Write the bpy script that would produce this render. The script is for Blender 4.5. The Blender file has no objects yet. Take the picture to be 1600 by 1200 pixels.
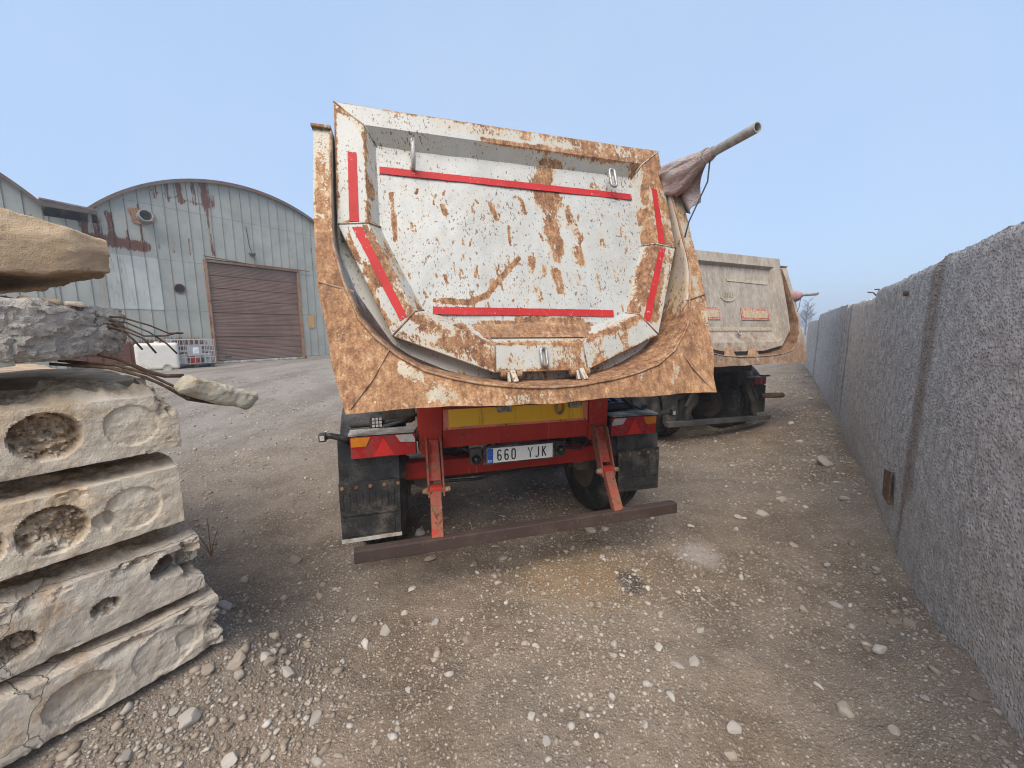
import bpy, math, random
import numpy as np
from mathutils import Vector, Matrix
R = math.radians
rnd = random.Random(7)
SC = bpy.context.scene
COL = SC.collection

# ------------------------------------------------------------------ camera
CAM_H, PITCH = 1.75, 8.1
cd = bpy.data.cameras.new('camera'); cam = bpy.data.objects.new('camera', cd); COL.objects.link(cam)
cd.sensor_fit = 'HORIZONTAL'; cd.sensor_width = 36.0; cd.lens = 13.5
cd.clip_start = 0.05; cd.clip_end = 3000
cam.location = (0, 0, CAM_H); cam.rotation_euler = (R(90 - PITCH), 0, 0)
SC.camera = cam

# ------------------------------------------------------------------ sky and sun (thin fog, sun behind the camera to the left)
SUN_AZ, SUN_EL = 194.0, 54.0
wd = bpy.data.worlds.new('World'); SC.world = wd; wd.use_nodes = True
wt = wd.node_tree; wn = wt.nodes; wl = wt.links
wn.clear()
wo = wn.new('ShaderNodeOutputWorld'); bg = wn.new('ShaderNodeBackground')
sky = wn.new('ShaderNodeTexSky'); sky.sky_type = 'NISHITA'; sky.sun_disc = False
sky.sun_elevation = R(SUN_EL); sky.sun_rotation = R(SUN_AZ)
sky.altitude = 50; sky.air_density = 1.0; sky.dust_density = 2.2; sky.ozone_density = 1.6
veil = wn.new('ShaderNodeMix'); veil.data_type = 'RGBA'
veil.inputs[0].default_value = 0.74
veil.inputs[7].default_value = (2.85, 3.55, 5.35, 1)       # even light of the thin mist
wtc = wn.new('ShaderNodeTexCoord'); wno = wn.new('ShaderNodeTexNoise'); wno.inputs['Scale'].default_value = 1.6; wno.inputs['Detail'].default_value = 3
wl.new(wtc.outputs['Generated'], wno.inputs['Vector'])
wm = wn.new('ShaderNodeMix'); wm.data_type = 'RGBA'; wl.new(wno.outputs[0], wm.inputs[0])
wm.inputs[6].default_value = (1.85, 2.95, 4.75, 1); wm.inputs[7].default_value = (3.05, 3.75, 4.80, 1)   # uneven drifts of thin mist
wl.new(wm.outputs[2], veil.inputs[7])
wl.new(sky.outputs[0], veil.inputs[6]); wl.new(veil.outputs[2], bg.inputs[0])
bg.inputs[1].default_value = 0.10
wl.new(bg.outputs[0], wo.inputs[0])
sd = bpy.data.lights.new('sun', 'SUN'); sun = bpy.data.objects.new('sun', sd); COL.objects.link(sun)
sd.energy = 2.0; sd.angle = R(48); sd.color = (1.0, 0.91, 0.79)
sun.rotation_euler = (R(90 - SUN_EL), 0, R(180 - SUN_AZ))
sun.location = (0, 0, 30)
vs = SC.view_settings
vs.view_transform = 'Standard'; vs.look = 'None'; vs.gamma = 1.0; vs.use_curve_mapping = False
vs.exposure = 1.13
SC.cycles.max_bounces = 6; SC.cycles.diffuse_bounces = 4
SC.cycles.volume_bounces = 0
SC.cycles.filter_width = 1.1
try:
    SC.cycles.use_denoising = True
except Exception:
    pass

# ------------------------------------------------------------------ numpy noise
def _hash(ix, iy, iz, seed):
    h = (ix.astype(np.int64) * 374761393 + iy.astype(np.int64) * 668265263 + iz.astype(np.int64) * 2147483647 + seed * 974711) & 0xFFFFFFFF
    h = ((h ^ (h >> 13)) * 1274126177) & 0xFFFFFFFF
    h = ((h ^ (h >> 16)) * 2246822519) & 0xFFFFFFFF
    return ((h ^ (h >> 15)) & 0xFFFFFF) / float(0xFFFFFF)
def vnoise(P, seed=0):
    P = np.asarray(P, float)
    if P.shape[1] == 2: P = np.c_[P, np.zeros(len(P))]
    i = np.floor(P); f = P - i; u = f * f * (3 - 2 * f)
    i = i.astype(np.int64); out = np.zeros(len(P))
    for dx in (0, 1):
        for dy in (0, 1):
            for dz in (0, 1):
                w = (u[:, 0] if dx else 1 - u[:, 0]) * (u[:, 1] if dy else 1 - u[:, 1]) * (u[:, 2] if dz else 1 - u[:, 2])
                out += w * _hash(i[:, 0] + dx, i[:, 1] + dy, i[:, 2] + dz, seed)
    return out - 0.5
def fbm(P, octv=4, seed=0, rough=0.5):
    P = np.asarray(P, float); a = 1.0; s = 0.0; f = 1.0
    for k in range(octv):
        s = s + a * vnoise(P * f + 17.3 * k, seed + k); a *= rough; f *= 2.03
    return s
def sstep(a, b, x):
    t = np.clip((x - a) / (b - a), 0, 1); return t * t * (3 - 2 * t)

# ------------------------------------------------------------------ material helpers
class NT:
    def __init__(s, name):
        s.m = bpy.data.materials.new(name); s.m.use_nodes = True
        s.t = s.m.node_tree; s.t.nodes.clear()
        s.out = s.t.nodes.new('ShaderNodeOutputMaterial')
        s.b = s.t.nodes.new('ShaderNodeBsdfPrincipled')
        s.t.links.new(s.b.outputs[0], s.out.inputs[0])
        s.tc = s.t.nodes.new('ShaderNodeTexCoord'); s.co = s.tc.outputs['Object']
    def new(s, k): return s.t.nodes.new(k)
    def link(s, a, b): s.t.links.new(a, b)
    def put(s, sock, v):
        if hasattr(v, 'is_linked') or isinstance(v, bpy.types.NodeSocket): s.link(v, sock)
        else:
            if isinstance(v, (tuple, list)) and len(v) == 3 and sock.type == 'RGBA': v = (*v, 1)
            sock.default_value = v
    def geo(s):
        n = s.new('ShaderNodeNewGeometry'); return n.outputs['Position']
    def mapping(s, scale=(1, 1, 1), rot=(0, 0, 0), loc=(0, 0, 0), co=None):
        n = s.new('ShaderNodeMapping'); s.link(co or s.co, n.inputs[0])
        n.inputs['Scale'].default_value = scale; n.inputs['Rotation'].default_value = rot; n.inputs['Location'].default_value = loc
        return n.outputs[0]
    def noise(s, scale, detail=4, rough=.55, co=None, dist=0.0, color=False):
        n = s.new('ShaderNodeTexNoise'); s.link(co or s.co, n.inputs['Vector'])
        n.inputs['Scale'].default_value = scale; n.inputs['Detail'].default_value = detail
        n.inputs['Roughness'].default_value = rough; n.inputs['Distortion'].default_value = dist
        return n.outputs[1 if color else 0]
    def voro(s, scale, feature='F1', co=None, out='Distance', rand=1.0):
        n = s.new('ShaderNodeTexVoronoi'); n.feature = feature; s.link(co or s.co, n.inputs['Vector'])
        n.inputs['Scale'].default_value = scale; n.inputs['Randomness'].default_value = rand
        return n.outputs[out]
    def math(s, op, a, b=0.0, clamp=False):
        n = s.new('ShaderNodeMath'); n.operation = op; n.use_clamp = clamp
        s.put(n.inputs[0], a); s.put(n.inputs[1], b); return n.outputs[0]
    def rng(s, v, a, b, c=0.0, d=1.0, smooth=True):
        n = s.new('ShaderNodeMapRange'); n.interpolation_type = 'SMOOTHSTEP' if smooth else 'LINEAR'; n.clamp = True
        s.put(n.inputs[0], v)
        for k, x in zip((1, 2, 3, 4), (a, b, c, d)): n.inputs[k].default_value = x
        return n.outputs[0]
    def mix(s, f, a, b, mode='MIX'):
        n = s.new('ShaderNodeMix'); n.data_type = 'RGBA'; n.blend_type = mode
        s.put(n.inputs[0], f); s.put(n.inputs[6], a); s.put(n.inputs[7], b); return n.outputs[2]
    def ramp(s, f, stops):
        n = s.new('ShaderNodeValToRGB'); s.put(n.inputs[0], f); e = n.color_ramp.elements
        while len(e) < len(stops): e.new(0.5)
        for k, (p, c) in enumerate(stops): e[k].position = p; e[k].color = (*c, 1) if len(c) == 3 else c
        return n.outputs[0]
    def attr(s, name):
        n = s.new('ShaderNodeAttribute'); n.attribute_name = name; return n.outputs['Fac']
    def rand(s):
        n = s.new('ShaderNodeObjectInfo'); return n.outputs['Random']
    def sep(s, co=None):
        n = s.new('ShaderNodeSeparateXYZ'); s.link(co or s.co, n.inputs[0]); return n.outputs
    def bump(s, h, dist=.01, strength=1.0, prev=None):
        n = s.new('ShaderNodeBump'); s.put(n.inputs['Height'], h)
        n.inputs['Distance'].default_value = dist; n.inputs['Strength'].default_value = strength
        if prev is not None: s.link(prev, n.inputs['Normal'])
        return n.outputs[0]
    def fin(s, col, rough=.7, nrm=None, metal=0.0, spec=None):
        s.put(s.b.inputs['Base Color'], col); s.put(s.b.inputs['Roughness'], rough); s.put(s.b.inputs['Metallic'], metal)
        if spec is not None: s.b.inputs['Specular IOR Level'].default_value = spec
        if nrm is not None: s.link(nrm, s.b.inputs['Normal'])
        return s.m

def m_plain(name, c, rough=.6, metal=0.0, var=.25, scale=14, bump=.0015, dirt=None, dirt_amt=.5, spec=None):
    n = NT(name); a = n.noise(scale, 5, .6); b = n.noise(scale * 7, 3, .6)
    col = n.mix(n.rng(a, .3, .7), tuple(x * (1 - var) for x in c), tuple(min(1, x * (1 + var)) for x in c))
    if dirt:
        d = n.rng(n.math('ADD', n.noise(scale * .45, 6, .65), n.math('MULTIPLY', n.math('SUBTRACT', b, .5), .35)), .5 - dirt_amt * .25, .72 - dirt_amt * .2)
        col = n.mix(n.math('MULTIPLY', d, .85), col, dirt)
        return n.fin(col, n.rng(d, 0, 1, rough, .92), n.bump(b, bump), metal, spec)
    return n.fin(col, n.rng(b, .2, .8, rough * .85, min(1, rough * 1.12)), n.bump(b, bump), metal, spec)

def rust_color(n, co=None, k=1.0):
    a = n.noise(17, 8, .72, co); b = n.noise(85, 4, .66, co); l = n.noise(2.7, 4, .6, co)
    sc = n.noise(26, 4, .7, n.mapping((1.6, 1, .22), (0, R(24), 0)))
    f = n.math('ADD', n.math('ADD', n.math('MULTIPLY', a, .46), n.math('MULTIPLY', b, .34)), n.math('ADD', n.math('MULTIPLY', l, .22), n.math('MULTIPLY', n.math('SUBTRACT', sc, .5), .34)))
    f = n.math('ADD', n.math('MULTIPLY', n.math('SUBTRACT', f, .51), 1.35), .525)
    return n.ramp(f, [(.34, (.085 * k, .040 * k, .024 * k)), (.45, (.175 * k, .083 * k, .042 * k)), (.53, (.27 * k, .135 * k, .066 * k)), (.60, (.36 * k, .20 * k, .098 * k)), (.67, (.44 * k, .29 * k, .17 * k)), (.74, (.54 * k, .44 * k, .31 * k))])

def m_paint_rust(name, paint, speck=.5, dust=(.40, .31, .22), dust_amt=.25, rough=.42, rk=1.0, aniso=(1, 1, .45), wash=0.0):
    """painted steel; the 'rust' attribute says where the paint has gone"""
    n = NT(name)
    a = n.attr('rust')
    str_co = n.mapping(aniso)
    n1 = n.noise(10.5, 8, .70, str_co, .35); n2 = n.noise(60, 5, .68, str_co)
    v = n.math('ADD', a, n.math('ADD', n.math('MULTIPLY', n.math('SUBTRACT', n1, .5), 1.35), n.math('MULTIPLY', n.math('SUBTRACT', n2, .5), .85)))
    drip = n.noise(1.0, 4, .6, n.mapping((22, 22, 1.4))); v = n.math('ADD', v, n.math('MULTIPLY', n.math('SUBTRACT', drip, .5), .42))
    f = n.rng(v, .46, .53); halo = n.rng(v, .24, .50)
    big = n.noise(3.1, 3, .5)
    s1 = n.noise(58, 2, .5, str_co); s2 = n.noise(130, 2, .5, str_co)
    sp = n.math('MAXIMUM', n.rng(n.math('ADD', s1, n.math('MULTIPLY', big, .22)), .80 - .09 * speck, .83 - .09 * speck), n.rng(n.math('ADD', s2, n.math('MULTIPLY', big, .25)), .83 - .09 * speck, .86 - .09 * speck))
    pd = n.noise(4.2, 6, .7, n.mapping((1.2, 1.2, .35)))
    pc = n.mix(n.rng(pd, .35, .75, 0, .8), paint, tuple(p * .80 for p in paint))
    pc = n.mix(n.math('MULTIPLY', n.rng(n.noise(2.3, 7, .72), .46, .70), dust_amt), pc, dust)
    pc = n.mix(n.math('MULTIPLY', halo, .62), pc, (.46, .35, .20))
    rc = rust_color(n, None, rk)
    if wash: rc = n.mix(n.rng(n.noise(2.1, 5, .6), .38, .62, wash * .4, wash), rc, (.40, .235, .115))
    spc = n.mix(n.noise(30, 2, .5), (.07, .035, .02), (.26, .12, .045))
    c = n.mix(n.math('MULTIPLY', sp, .88), pc, spc); c = n.mix(f, c, rc)
    rg = n.rng(f, 0, 1, rough, .93)
    h = n.math('ADD', n.math('MULTIPLY', f, -.55), n.math('MULTIPLY', n.math('MULTIPLY', n2, f), 1.2))
    h = n.math('ADD', h, n.math('MULTIPLY', n1, .35))
    return n.fin(c, rg, n.bump(h, .0022, .9))

def m_rust(name, k=1.0, dust=(.42, .30, .19), amt=.4, scale=5):
    n = NT(name); c = rust_color(n, None, k)
    d = n.math('MULTIPLY', n.rng(n.noise(scale, 7, .7), .42, .72), amt)
    c = n.mix(d, c, dust)
    return n.fin(c, .9, n.bump(n.noise(70, 5, .65), .0025))

def m_concrete(name, c1, c2, c3=None, scale=6, rel=.004, crack=0.0):
    n = NT(name); a = n.noise(scale, 8, .68); b = n.noise(scale * 6, 6, .62); g = n.noise(scale * 30, 3, .6)
    c = n.mix(n.rng(a, .34, .66), c1, c2)
    if c3: c = n.mix(n.rng(n.math('ADD', n.noise(scale * .6, 7, .7), n.math('MULTIPLY', n.math('SUBTRACT', b, .5), .4)), .52, .68), c, c3)
    cm = n.attr('crumb'); c = n.mix(n.math('MULTIPLY', cm, .85), c, n.mix(n.rng(b, .36, .66), (.29, .190, .108), (.62, .455, .295)))
    c = n.mix(n.math('MULTIPLY', n.rng(g, .56, .74), .5), c, tuple(min(.8, x * 1.45) for x in c2))
    c = n.mix(n.math('MULTIPLY', n.rng(b, .60, .74), .55), c, tuple(x * .45 for x in c1))
    h = n.math('ADD', n.math('MULTIPLY', b, .7), n.math('MULTIPLY', g, .35))
    if crack:
        ed = n.voro(2.6, 'DISTANCE_TO_EDGE', n.mapping((1, 1, 1), co=n.mix(.12, n.co, n.noise(5, 5, .6, color=True))))
        cr = n.rng(ed, .001, .006, 1, 0); c = n.mix(n.math('MULTIPLY', cr, crack), c, tuple(x * .25 for x in c1))
        h = n.math('SUBTRACT', h, n.math('MULTIPLY', cr, 1.2))
    return n.fin(c, .93, n.bump(h, rel))

# ------------------------------------------------------------------ mesh helpers
class MB:
    def __init__(s): s.v = []; s.f = []
    def add(s, verts, faces):
        o = len(s.v); s.v += [tuple(map(float, p)) for p in verts]; s.f += [tuple(i + o for i in q) for q in faces]; return s
    def box(s, x0, x1, y0, y1, z0, z1):
        x0, x1 = min(x0, x1), max(x0, x1); y0, y1 = min(y0, y1), max(y0, y1); z0, z1 = min(z0, z1), max(z0, z1)
        return s.add([(x0, y0, z0), (x1, y0, z0), (x1, y1, z0), (x0, y1, z0), (x0, y0, z1), (x1, y0, z1), (x1, y1, z1), (x0, y1, z1)],
                     [(0, 3, 2, 1), (4, 5, 6, 7), (0, 1, 5, 4), (1, 2, 6, 5), (2, 3, 7, 6), (3, 0, 4, 7)])
    def beam(s, p, q, w, h, up=(0, 0, 1)):
        p = Vector(p); q = Vector(q); d = (q - p).normalized(); u = Vector(up)
        sx = d.cross(u)
        if sx.length < 1e-4: sx = d.cross(Vector((1, 0, 0)))
        sx.normalize(); u = sx.cross(d).normalized()
        V = []
        for c in (p, q):
            for a, b in ((-1, -1), (1, -1), (1, 1), (-1, 1)): V.append(c + sx * (a * w / 2) + u * (b * h / 2))
        return s.add(V, [(0, 1, 2, 3), (7, 6, 5, 4), (0, 4, 5, 1), (1, 5, 6, 2), (2, 6, 7, 3), (3, 7, 4, 0)])
    def prism(s, pts, off):
        n = len(pts); off = Vector(off); V = [Vector(p) for p in pts] + [Vector(p) + off for p in pts]
        return s.add(V, [tuple(range(n)), tuple(range(2 * n - 1, n - 1, -1))] + [(i, i + n, (i + 1) % n + n, (i + 1) % n) for i in range(n)])
    def tube(s, path, r, n=8, caps=True, closed=False):
        P = [Vector(p) for p in path]; rr = r if isinstance(r, (list, tuple)) else [r] * len(P)
        V = []; F = []; prev = None; m = len(P)
        for i, p in enumerate(P):
            if closed: d = (P[(i + 1) % m] - P[i - 1]).normalized()
            else: d = (P[min(i + 1, m - 1)] - P[max(i - 1, 0)]).normalized()
            if prev is None:
                a = d.orthogonal().normalized()
            else:
                a = (prev - d * prev.dot(d))
                a = a.normalized() if a.length > 1e-5 else d.orthogonal().normalized()
            prev = a; b = d.cross(a)
            for k in range(n):
                t = 2 * math.pi * k / n; V.append(p + (a * math.cos(t) + b * math.sin(t)) * rr[i])
        for i in range(m if closed else m - 1):
            j = (i + 1) % m
            for k in range(n):
                F.append((i * n + k, i * n + (k + 1) % n, j * n + (k + 1) % n, j * n + k))
        if caps and not closed:
            F.append(tuple(range(n - 1, -1, -1))); F.append(tuple((m - 1) * n + k for k in range(n)))
        return s.add(V, F)
    def lathe(s, prof, axis='x', c=(0, 0, 0), n=24, closed=False):
        V = []; F = []; m = len(prof)
        for (h, r) in prof:
            for k in range(n):
                t = 2 * math.pi * k / n; u, w = r * math.cos(t), r * math.sin(t)
                p = {'x': (h, u, w), 'y': (w, h, u), 'z': (u, w, h)}[axis]
                V.append((p[0] + c[0], p[1] + c[1], p[2] + c[2]))
        for i in range(m if closed else m - 1):
            j = (i + 1) % m
            for k in range(n): F.append((i * n + k, i * n + (k + 1) % n, j * n + (k + 1) % n, j * n + k))
        if not closed:
            F.append(tuple(range(n - 1, -1, -1))); F.append(tuple((m - 1) * n + k for k in range(n)))
        return s.add(V, F)
    def grid(s, P):
        P = np.asarray(P, float); a, b = P.shape[:2]; o = len(s.v)
        s.v += [tuple(p) for p in P.reshape(-1, 3)]
        idx = np.arange(a * b).reshape(a, b) + o
        s.f += [tuple(q) for q in np.stack([idx[:-1, :-1], idx[1:, :-1], idx[1:, 1:], idx[:-1, 1:]], -1).reshape(-1, 4).tolist()]
        return s
    def build(s, name, mat, parent=None, smooth=False, bevel=0.0, seg=2, rust=None, solid=0.0, label=None):
        me = bpy.data.meshes.new(name); me.from_pydata(s.v, [], s.f); me.update()
        if smooth: me.shade_smooth() if hasattr(me, 'shade_smooth') else None
        return link(name, me, mat, parent, bevel, seg, rust, solid, label)
def link(name, me, mat, parent=None, bevel=0.0, seg=2, rust=None, solid=0.0, label=None):
    if rust is not None and len(me.vertices):
        co = np.zeros(len(me.vertices) * 3); me.vertices.foreach_get('co', co); co = co.reshape(-1, 3)
        val = rust(co) if callable(rust) else np.full(len(co), float(rust))
        at = me.attributes.new('rust', 'FLOAT', 'POINT'); at.data.foreach_set('value', val.astype(np.float32))
    if mat is not None: me.materials.append(mat)
    o = bpy.data.objects.new(name, me); COL.objects.link(o); o.parent = parent
    if solid:
        md = o.modifiers.new('thickness', 'SOLIDIFY'); md.thickness = solid; md.offset = 0
    if bevel:
        md = o.modifiers.new('bevel', 'BEVEL'); md.width = bevel; md.segments = seg; md.limit_method = 'ANGLE'; md.angle_limit = R(40); md.harden_normals = False
    if label: o['label'] = label
    return o
def smooth_angle(o, deg=40):
    me = o.data; me.shade_smooth()
    try: me.set_sharp_from_angle(angle=R(deg))
    except Exception: pass
    return o
def npmesh(name, V, F):
    me = bpy.data.meshes.new(name); V = np.asarray(V, np.float32); F = np.asarray(F, np.int32); k = F.shape[1]
    me.vertices.add(len(V)); me.vertices.foreach_set('co', V.ravel())
    me.loops.add(F.size); me.loops.foreach_set('vertex_index', F.ravel())
    me.polygons.add(len(F)); me.polygons.foreach_set('loop_start', np.arange(len(F), dtype=np.int32) * k)
    try: me.polygons.foreach_set('loop_total', np.full(len(F), k, np.int32))
    except Exception: pass
    me.update(calc_edges=True); me.validate(); return me
def thing(name, label, cat, loc=(0, 0, 0), rz=0.0, group=None):
    o = bpy.data.objects.new(name, None); COL.objects.link(o); o.location = loc; o.rotation_euler = (0, 0, rz)
    o.empty_display_size = .1; return tag(o, label, cat, group)
def tag(o, label, cat, group=None):
    o['label'] = label; o['category'] = cat
    if group: o['group'] = group
    return o
def strokes(L, base=0.0, ax=(0, 2)):
    L = np.array(L, float).reshape(-1, 6)
    def fn(P):
        x, z = P[:, ax[0]], P[:, ax[1]]; v = np.full(len(P), base)
        for x0, z0, x1, z1, w, s in L:
            dx, dz = x1 - x0, z1 - z0; l2 = dx * dx + dz * dz + 1e-9
            t = np.clip(((x - x0) * dx + (z - z0) * dz) / l2, 0, 1)
            d = np.hypot(x - x0 - t * dx, z - z0 - t * dz)
            s_ = .43 + .62 * (s - .55); v = np.maximum(v, base + max(s_ - base, 0) * np.clip(1.7 - d / w, 0, 1))
        return v
    return fn
def lattice_box(nx, ny, nz):
    """surface lattice of a box -> integer coords and quads with shared vertices"""
    I = -np.ones((nx + 1, ny + 1, nz + 1), np.int64)
    g = np.stack(np.meshgrid(np.arange(nx + 1), np.arange(ny + 1), np.arange(nz + 1), indexing='ij'), -1)
    m = (g[..., 0] == 0) | (g[..., 0] == nx) | (g[..., 1] == 0) | (g[..., 1] == ny) | (g[..., 2] == 0) | (g[..., 2] == nz)
    I[m] = np.arange(m.sum()); V = g[m]; F = []
    def q(A, flip):
        a = np.stack([A[:-1, :-1], A[1:, :-1], A[1:, 1:], A[:-1, 1:]], -1).reshape(-1, 4)
        F.append(a[:, ::-1] if flip else a)
    q(I[0], True); q(I[nx], False); q(I[:, 0], False); q(I[:, ny], True); q(I[:, :, 0], True); q(I[:, :, nz], False)
    return V, np.concatenate(F)
def rough_block(name, lo, hi, res, mat, parent=None, rad=.02, amp=.01, freq=6.0, seed=1, fn=None, smooth=True, octv=5, sharp=28):
    lo = np.array(lo, float); hi = np.array(hi, float); n = np.maximum(2, np.ceil((hi - lo) / np.array(res)).astype(int))
    V, F = lattice_box(*n); P = lo + (hi - lo) * V / n
    if rad:
        q = np.clip(P, lo + rad, hi - rad); d = P - q; L = np.linalg.norm(d, axis=1, keepdims=True)
        P = q + d / np.maximum(L, 1e-9) * np.minimum(L, rad)
    P0 = P.copy()
    D = np.stack([fbm(P0 * freq, octv, seed + 11 * k, .55) for k in range(3)], -1)
    P = P + D * amp * 2
    if fn is not None: P = fn(P, P0)
    me = npmesh(name, P, F)
    if smooth:
        me.shade_smooth()
        try: me.set_sharp_from_angle(angle=R(sharp))
        except Exception: pass
    o = link(name, me, mat, parent)
    if hasattr(fn, 'mask'):
        at = me.attributes.new('crumb', 'FLOAT', 'POINT'); at.data.foreach_set('value', np.asarray(fn.mask, np.float32))
    return o
def xf(az, o=(0, 0, 0)):
    a = R(az); fx = np.array([math.cos(a), -math.sin(a), 0]); fy = np.array([math.sin(a), math.cos(a), 0]); o = np.array(o, float)
    return lambda x, y, z=0.0: tuple(o + fx * x + fy * y + np.array([0, 0, z]))
def to_local(az, X, Y):
    a = R(az); return X * math.cos(a) - Y * math.sin(a), X * math.sin(a) + Y * math.cos(a)
def text_mesh(name, body, mat, parent, size, mtx, ext=.0008, sx=1.0):
    cu = bpy.data.curves.new(name, 'FONT'); cu.body = body; cu.size = size; cu.extrude = ext; cu.align_x = 'CENTER'; cu.align_y = 'CENTER'
    cu.resolution_u = 3; cu.offset = size * .008
    t = bpy.data.objects.new(name, cu); COL.objects.link(t)
    dg = bpy.context.evaluated_depsgraph_get(); me = bpy.data.meshes.new_from_object(t.evaluated_get(dg))
    bpy.data.objects.remove(t); bpy.data.curves.remove(cu)
    me.transform(mtx @ Matrix.Diagonal((sx, 1, 1, 1)))
    return link(name, me, mat, parent)

# ================================================================== THE SETTING
W_AZ, W_X = 34.0, 0.9           # the concrete wall: its line and distance from the camera
H_AZ, H_X = 36.0, -18.88        # the hangar front
S_AZ, S_X = 32.0, -1.97         # the end faces of the slab stack
def ground_h(X, Y):
    X = np.asarray(X, float); Y = np.asarray(Y, float)
    bx, by = to_local(H_AZ, X, Y); wx, wy = to_local(W_AZ, X, Y); sx, sy = to_local(S_AZ, X, Y)
    z = .36 * sstep(-5.5, -15.5, bx)
    d = np.maximum(0, W_X - wx)
    base = np.interp(wy, [0, 2.1, 2.6, 2.9, 3.8, 4.4, 5.6, 6.6, 8, 9.9, 13.3, 20], [.22, .19, .20, .10, .05, .16, .27, .20, .36, .48, .55, .6])
    wid = np.interp(wy, [0, 3, 6, 8, 12], [.35, .35, .50, 1.0, 1.6])
    z = z + base * np.exp(-(d / wid) ** 2)
    dx = np.maximum(np.maximum(-6.5 - sx, sx - (S_X - .05)), 0); dy = np.maximum(np.maximum(-2.2 - sy, sy - .60), 0)
    dd = np.hypot(dx, dy)
    z = z + .335 * np.exp(-(dd / .34) ** 1.7)
    near = np.exp(-np.hypot(X, Y) / 14)
    P = np.stack([X.ravel(), Y.ravel()], -1)
    n = .055 * fbm(P * .9, 3, 3) + .030 * fbm(P * 3.4, 3, 9) + .014 * fbm(P * 14, 3, 15)
    return z + n.reshape(X.shape) * (.35 + .65 * near)

def axis(a, b, step, lo, hi, g=1.10):
    c = list(np.arange(a, b, step)); s = step; x = c[-1]
    while x < hi: s *= g; x += s; c.append(x)
    s = step; x = a
    while x > lo: s *= g; x -= s; c.insert(0, x)
    return np.array(c)
gx = axis(-3.2, 5.2, .026, -900, 900); gy = axis(.5, 7.6, .026, -60, 1800)
GX, GY = np.meshgrid(gx, gy, indexing='ij')
GZ = ground_h(GX, GY)
fine = fbm(np.stack([GX.ravel(), GY.ravel()], -1) * 38, 2, 31).reshape(GX.shape)
GZ = GZ + .010 * fine * np.exp(-np.hypot(GX, GY) / 5)
idx = np.arange(GX.size).reshape(GX.shape)
gm = npmesh('ground', np.stack([GX, GY, GZ], -1).reshape(-1, 3), np.stack([idx[:-1, :-1], idx[1:, :-1], idx[1:, 1:], idx[:-1, 1:]], -1).reshape(-1, 4))
gm.shade_smooth()

def m_ground():
    n = NT('gravel_soil'); co = n.co
    big = n.noise(.55, 5, .6); mid = n.noise(2.6, 6, .65); fin = n.noise(26, 6, .7)
    c = n.mix(n.rng(mid, .32, .68), (.150, .109, .077), (.265, .203, .150))
    c = n.mix(n.math('MULTIPLY', n.rng(big, .40, .62), .6), c, (.225, .188, .152))
    c = n.mix(n.rng(n.noise(1.3, 5, .62, n.mapping((1, 1, 1), loc=(3.1, 1.7, 0))), .50, .64, 0, .55), c, (.125, .090, .064))
    sx = n.sep(n.mapping((1, 1, 1), (0, 0, R(36)), co=co))[0]
    yard = n.rng(sx, -8.5, -3.0, 1, 0)
    c = n.mix(n.math('MULTIPLY', yard, .72), c, n.mix(n.rng(n.noise(1.4, 7, .72, n.mapping((1, .3, 1), (0, 0, R(36)), co=co)), .36, .62), (.165, .150, .134), (.305, .284, .258)))
    # rust wash below the tail of the trailer, one oil spot and one pale lime spot
    def spot(x, y, r, sq=1.0):
        m = n.mapping((1 / r, 1 / (r * sq), 0), (0, 0, 0), (-x / r, -y / (r * sq), 0), co)
        v = n.new('ShaderNodeVectorMath'); v.operation = 'LENGTH'; n.link(m, v.inputs[0])
        return n.math('ADD', v.outputs['Value'], n.math('MULTIPLY', n.math('SUBTRACT', n.noise(7, 5, .7), .5), 1.3))
    c = n.mix(n.rng(spot(.50, 2.52, .62, .62), .35, 1.15, .48, 0), c, (.32, .20, .085))
    c = n.mix(n.rng(spot(.82, 2.44, .12, 1.5), .4, 1.0, .85, 0), c, (.045, .046, .052))
    c = n.mix(n.rng(spot(1.47, 2.78, .22, .8), .3, 1.1, .55, 0), c, (.46, .42, .38))
    p1 = n.new('ShaderNodeTexVoronoi'); n.link(co, p1.inputs['Vector']); p1.inputs['Scale'].default_value = 62
    p2 = n.new('ShaderNodeTexVoronoi'); n.link(co, p2.inputs['Vector']); p2.inputs['Scale'].default_value = 175
    for p, t, k in ((p1, .58, .72), (p2, .48, .80)):
        s = n.sep(p.outputs['Color'])
        isst = n.math('MULTIPLY', n.rng(s[0], t, t + .05), n.rng(p.outputs['Distance'], .30, .46, 1, 0))
        sc = n.ramp(s[1], [(0, (.15, .12, .095)), (.35, (.30, .245, .19)), (.7, (.42, .36, .295)), (1, (.56, .52, .46))])
        c = n.mix(n.math('MULTIPLY', isst, k), c, sc)
    c = n.mix(n.math('MULTIPLY', n.rng(fin, .56, .72), .6), c, (.44, .37, .295))
    c = n.mix(n.math('MULTIPLY', n.rng(fin, .44, .28), .6), c, (.10, .074, .054))
    h = n.math('ADD', n.math('MULTIPLY', n.rng(p1.outputs['Distance'], 0, .6, 1, 0), .5), n.math('ADD', n.math('MULTIPLY', n.rng(p2.outputs['Distance'], 0, .6, 1, 0), .25), n.math('MULTIPLY', fin, .9)))
    return n.fin(c, .95, n.bump(h, .010, .9), spec=.15)
ground = link('ground', gm, m_ground()); ground['kind'] = 'structure'

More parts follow.
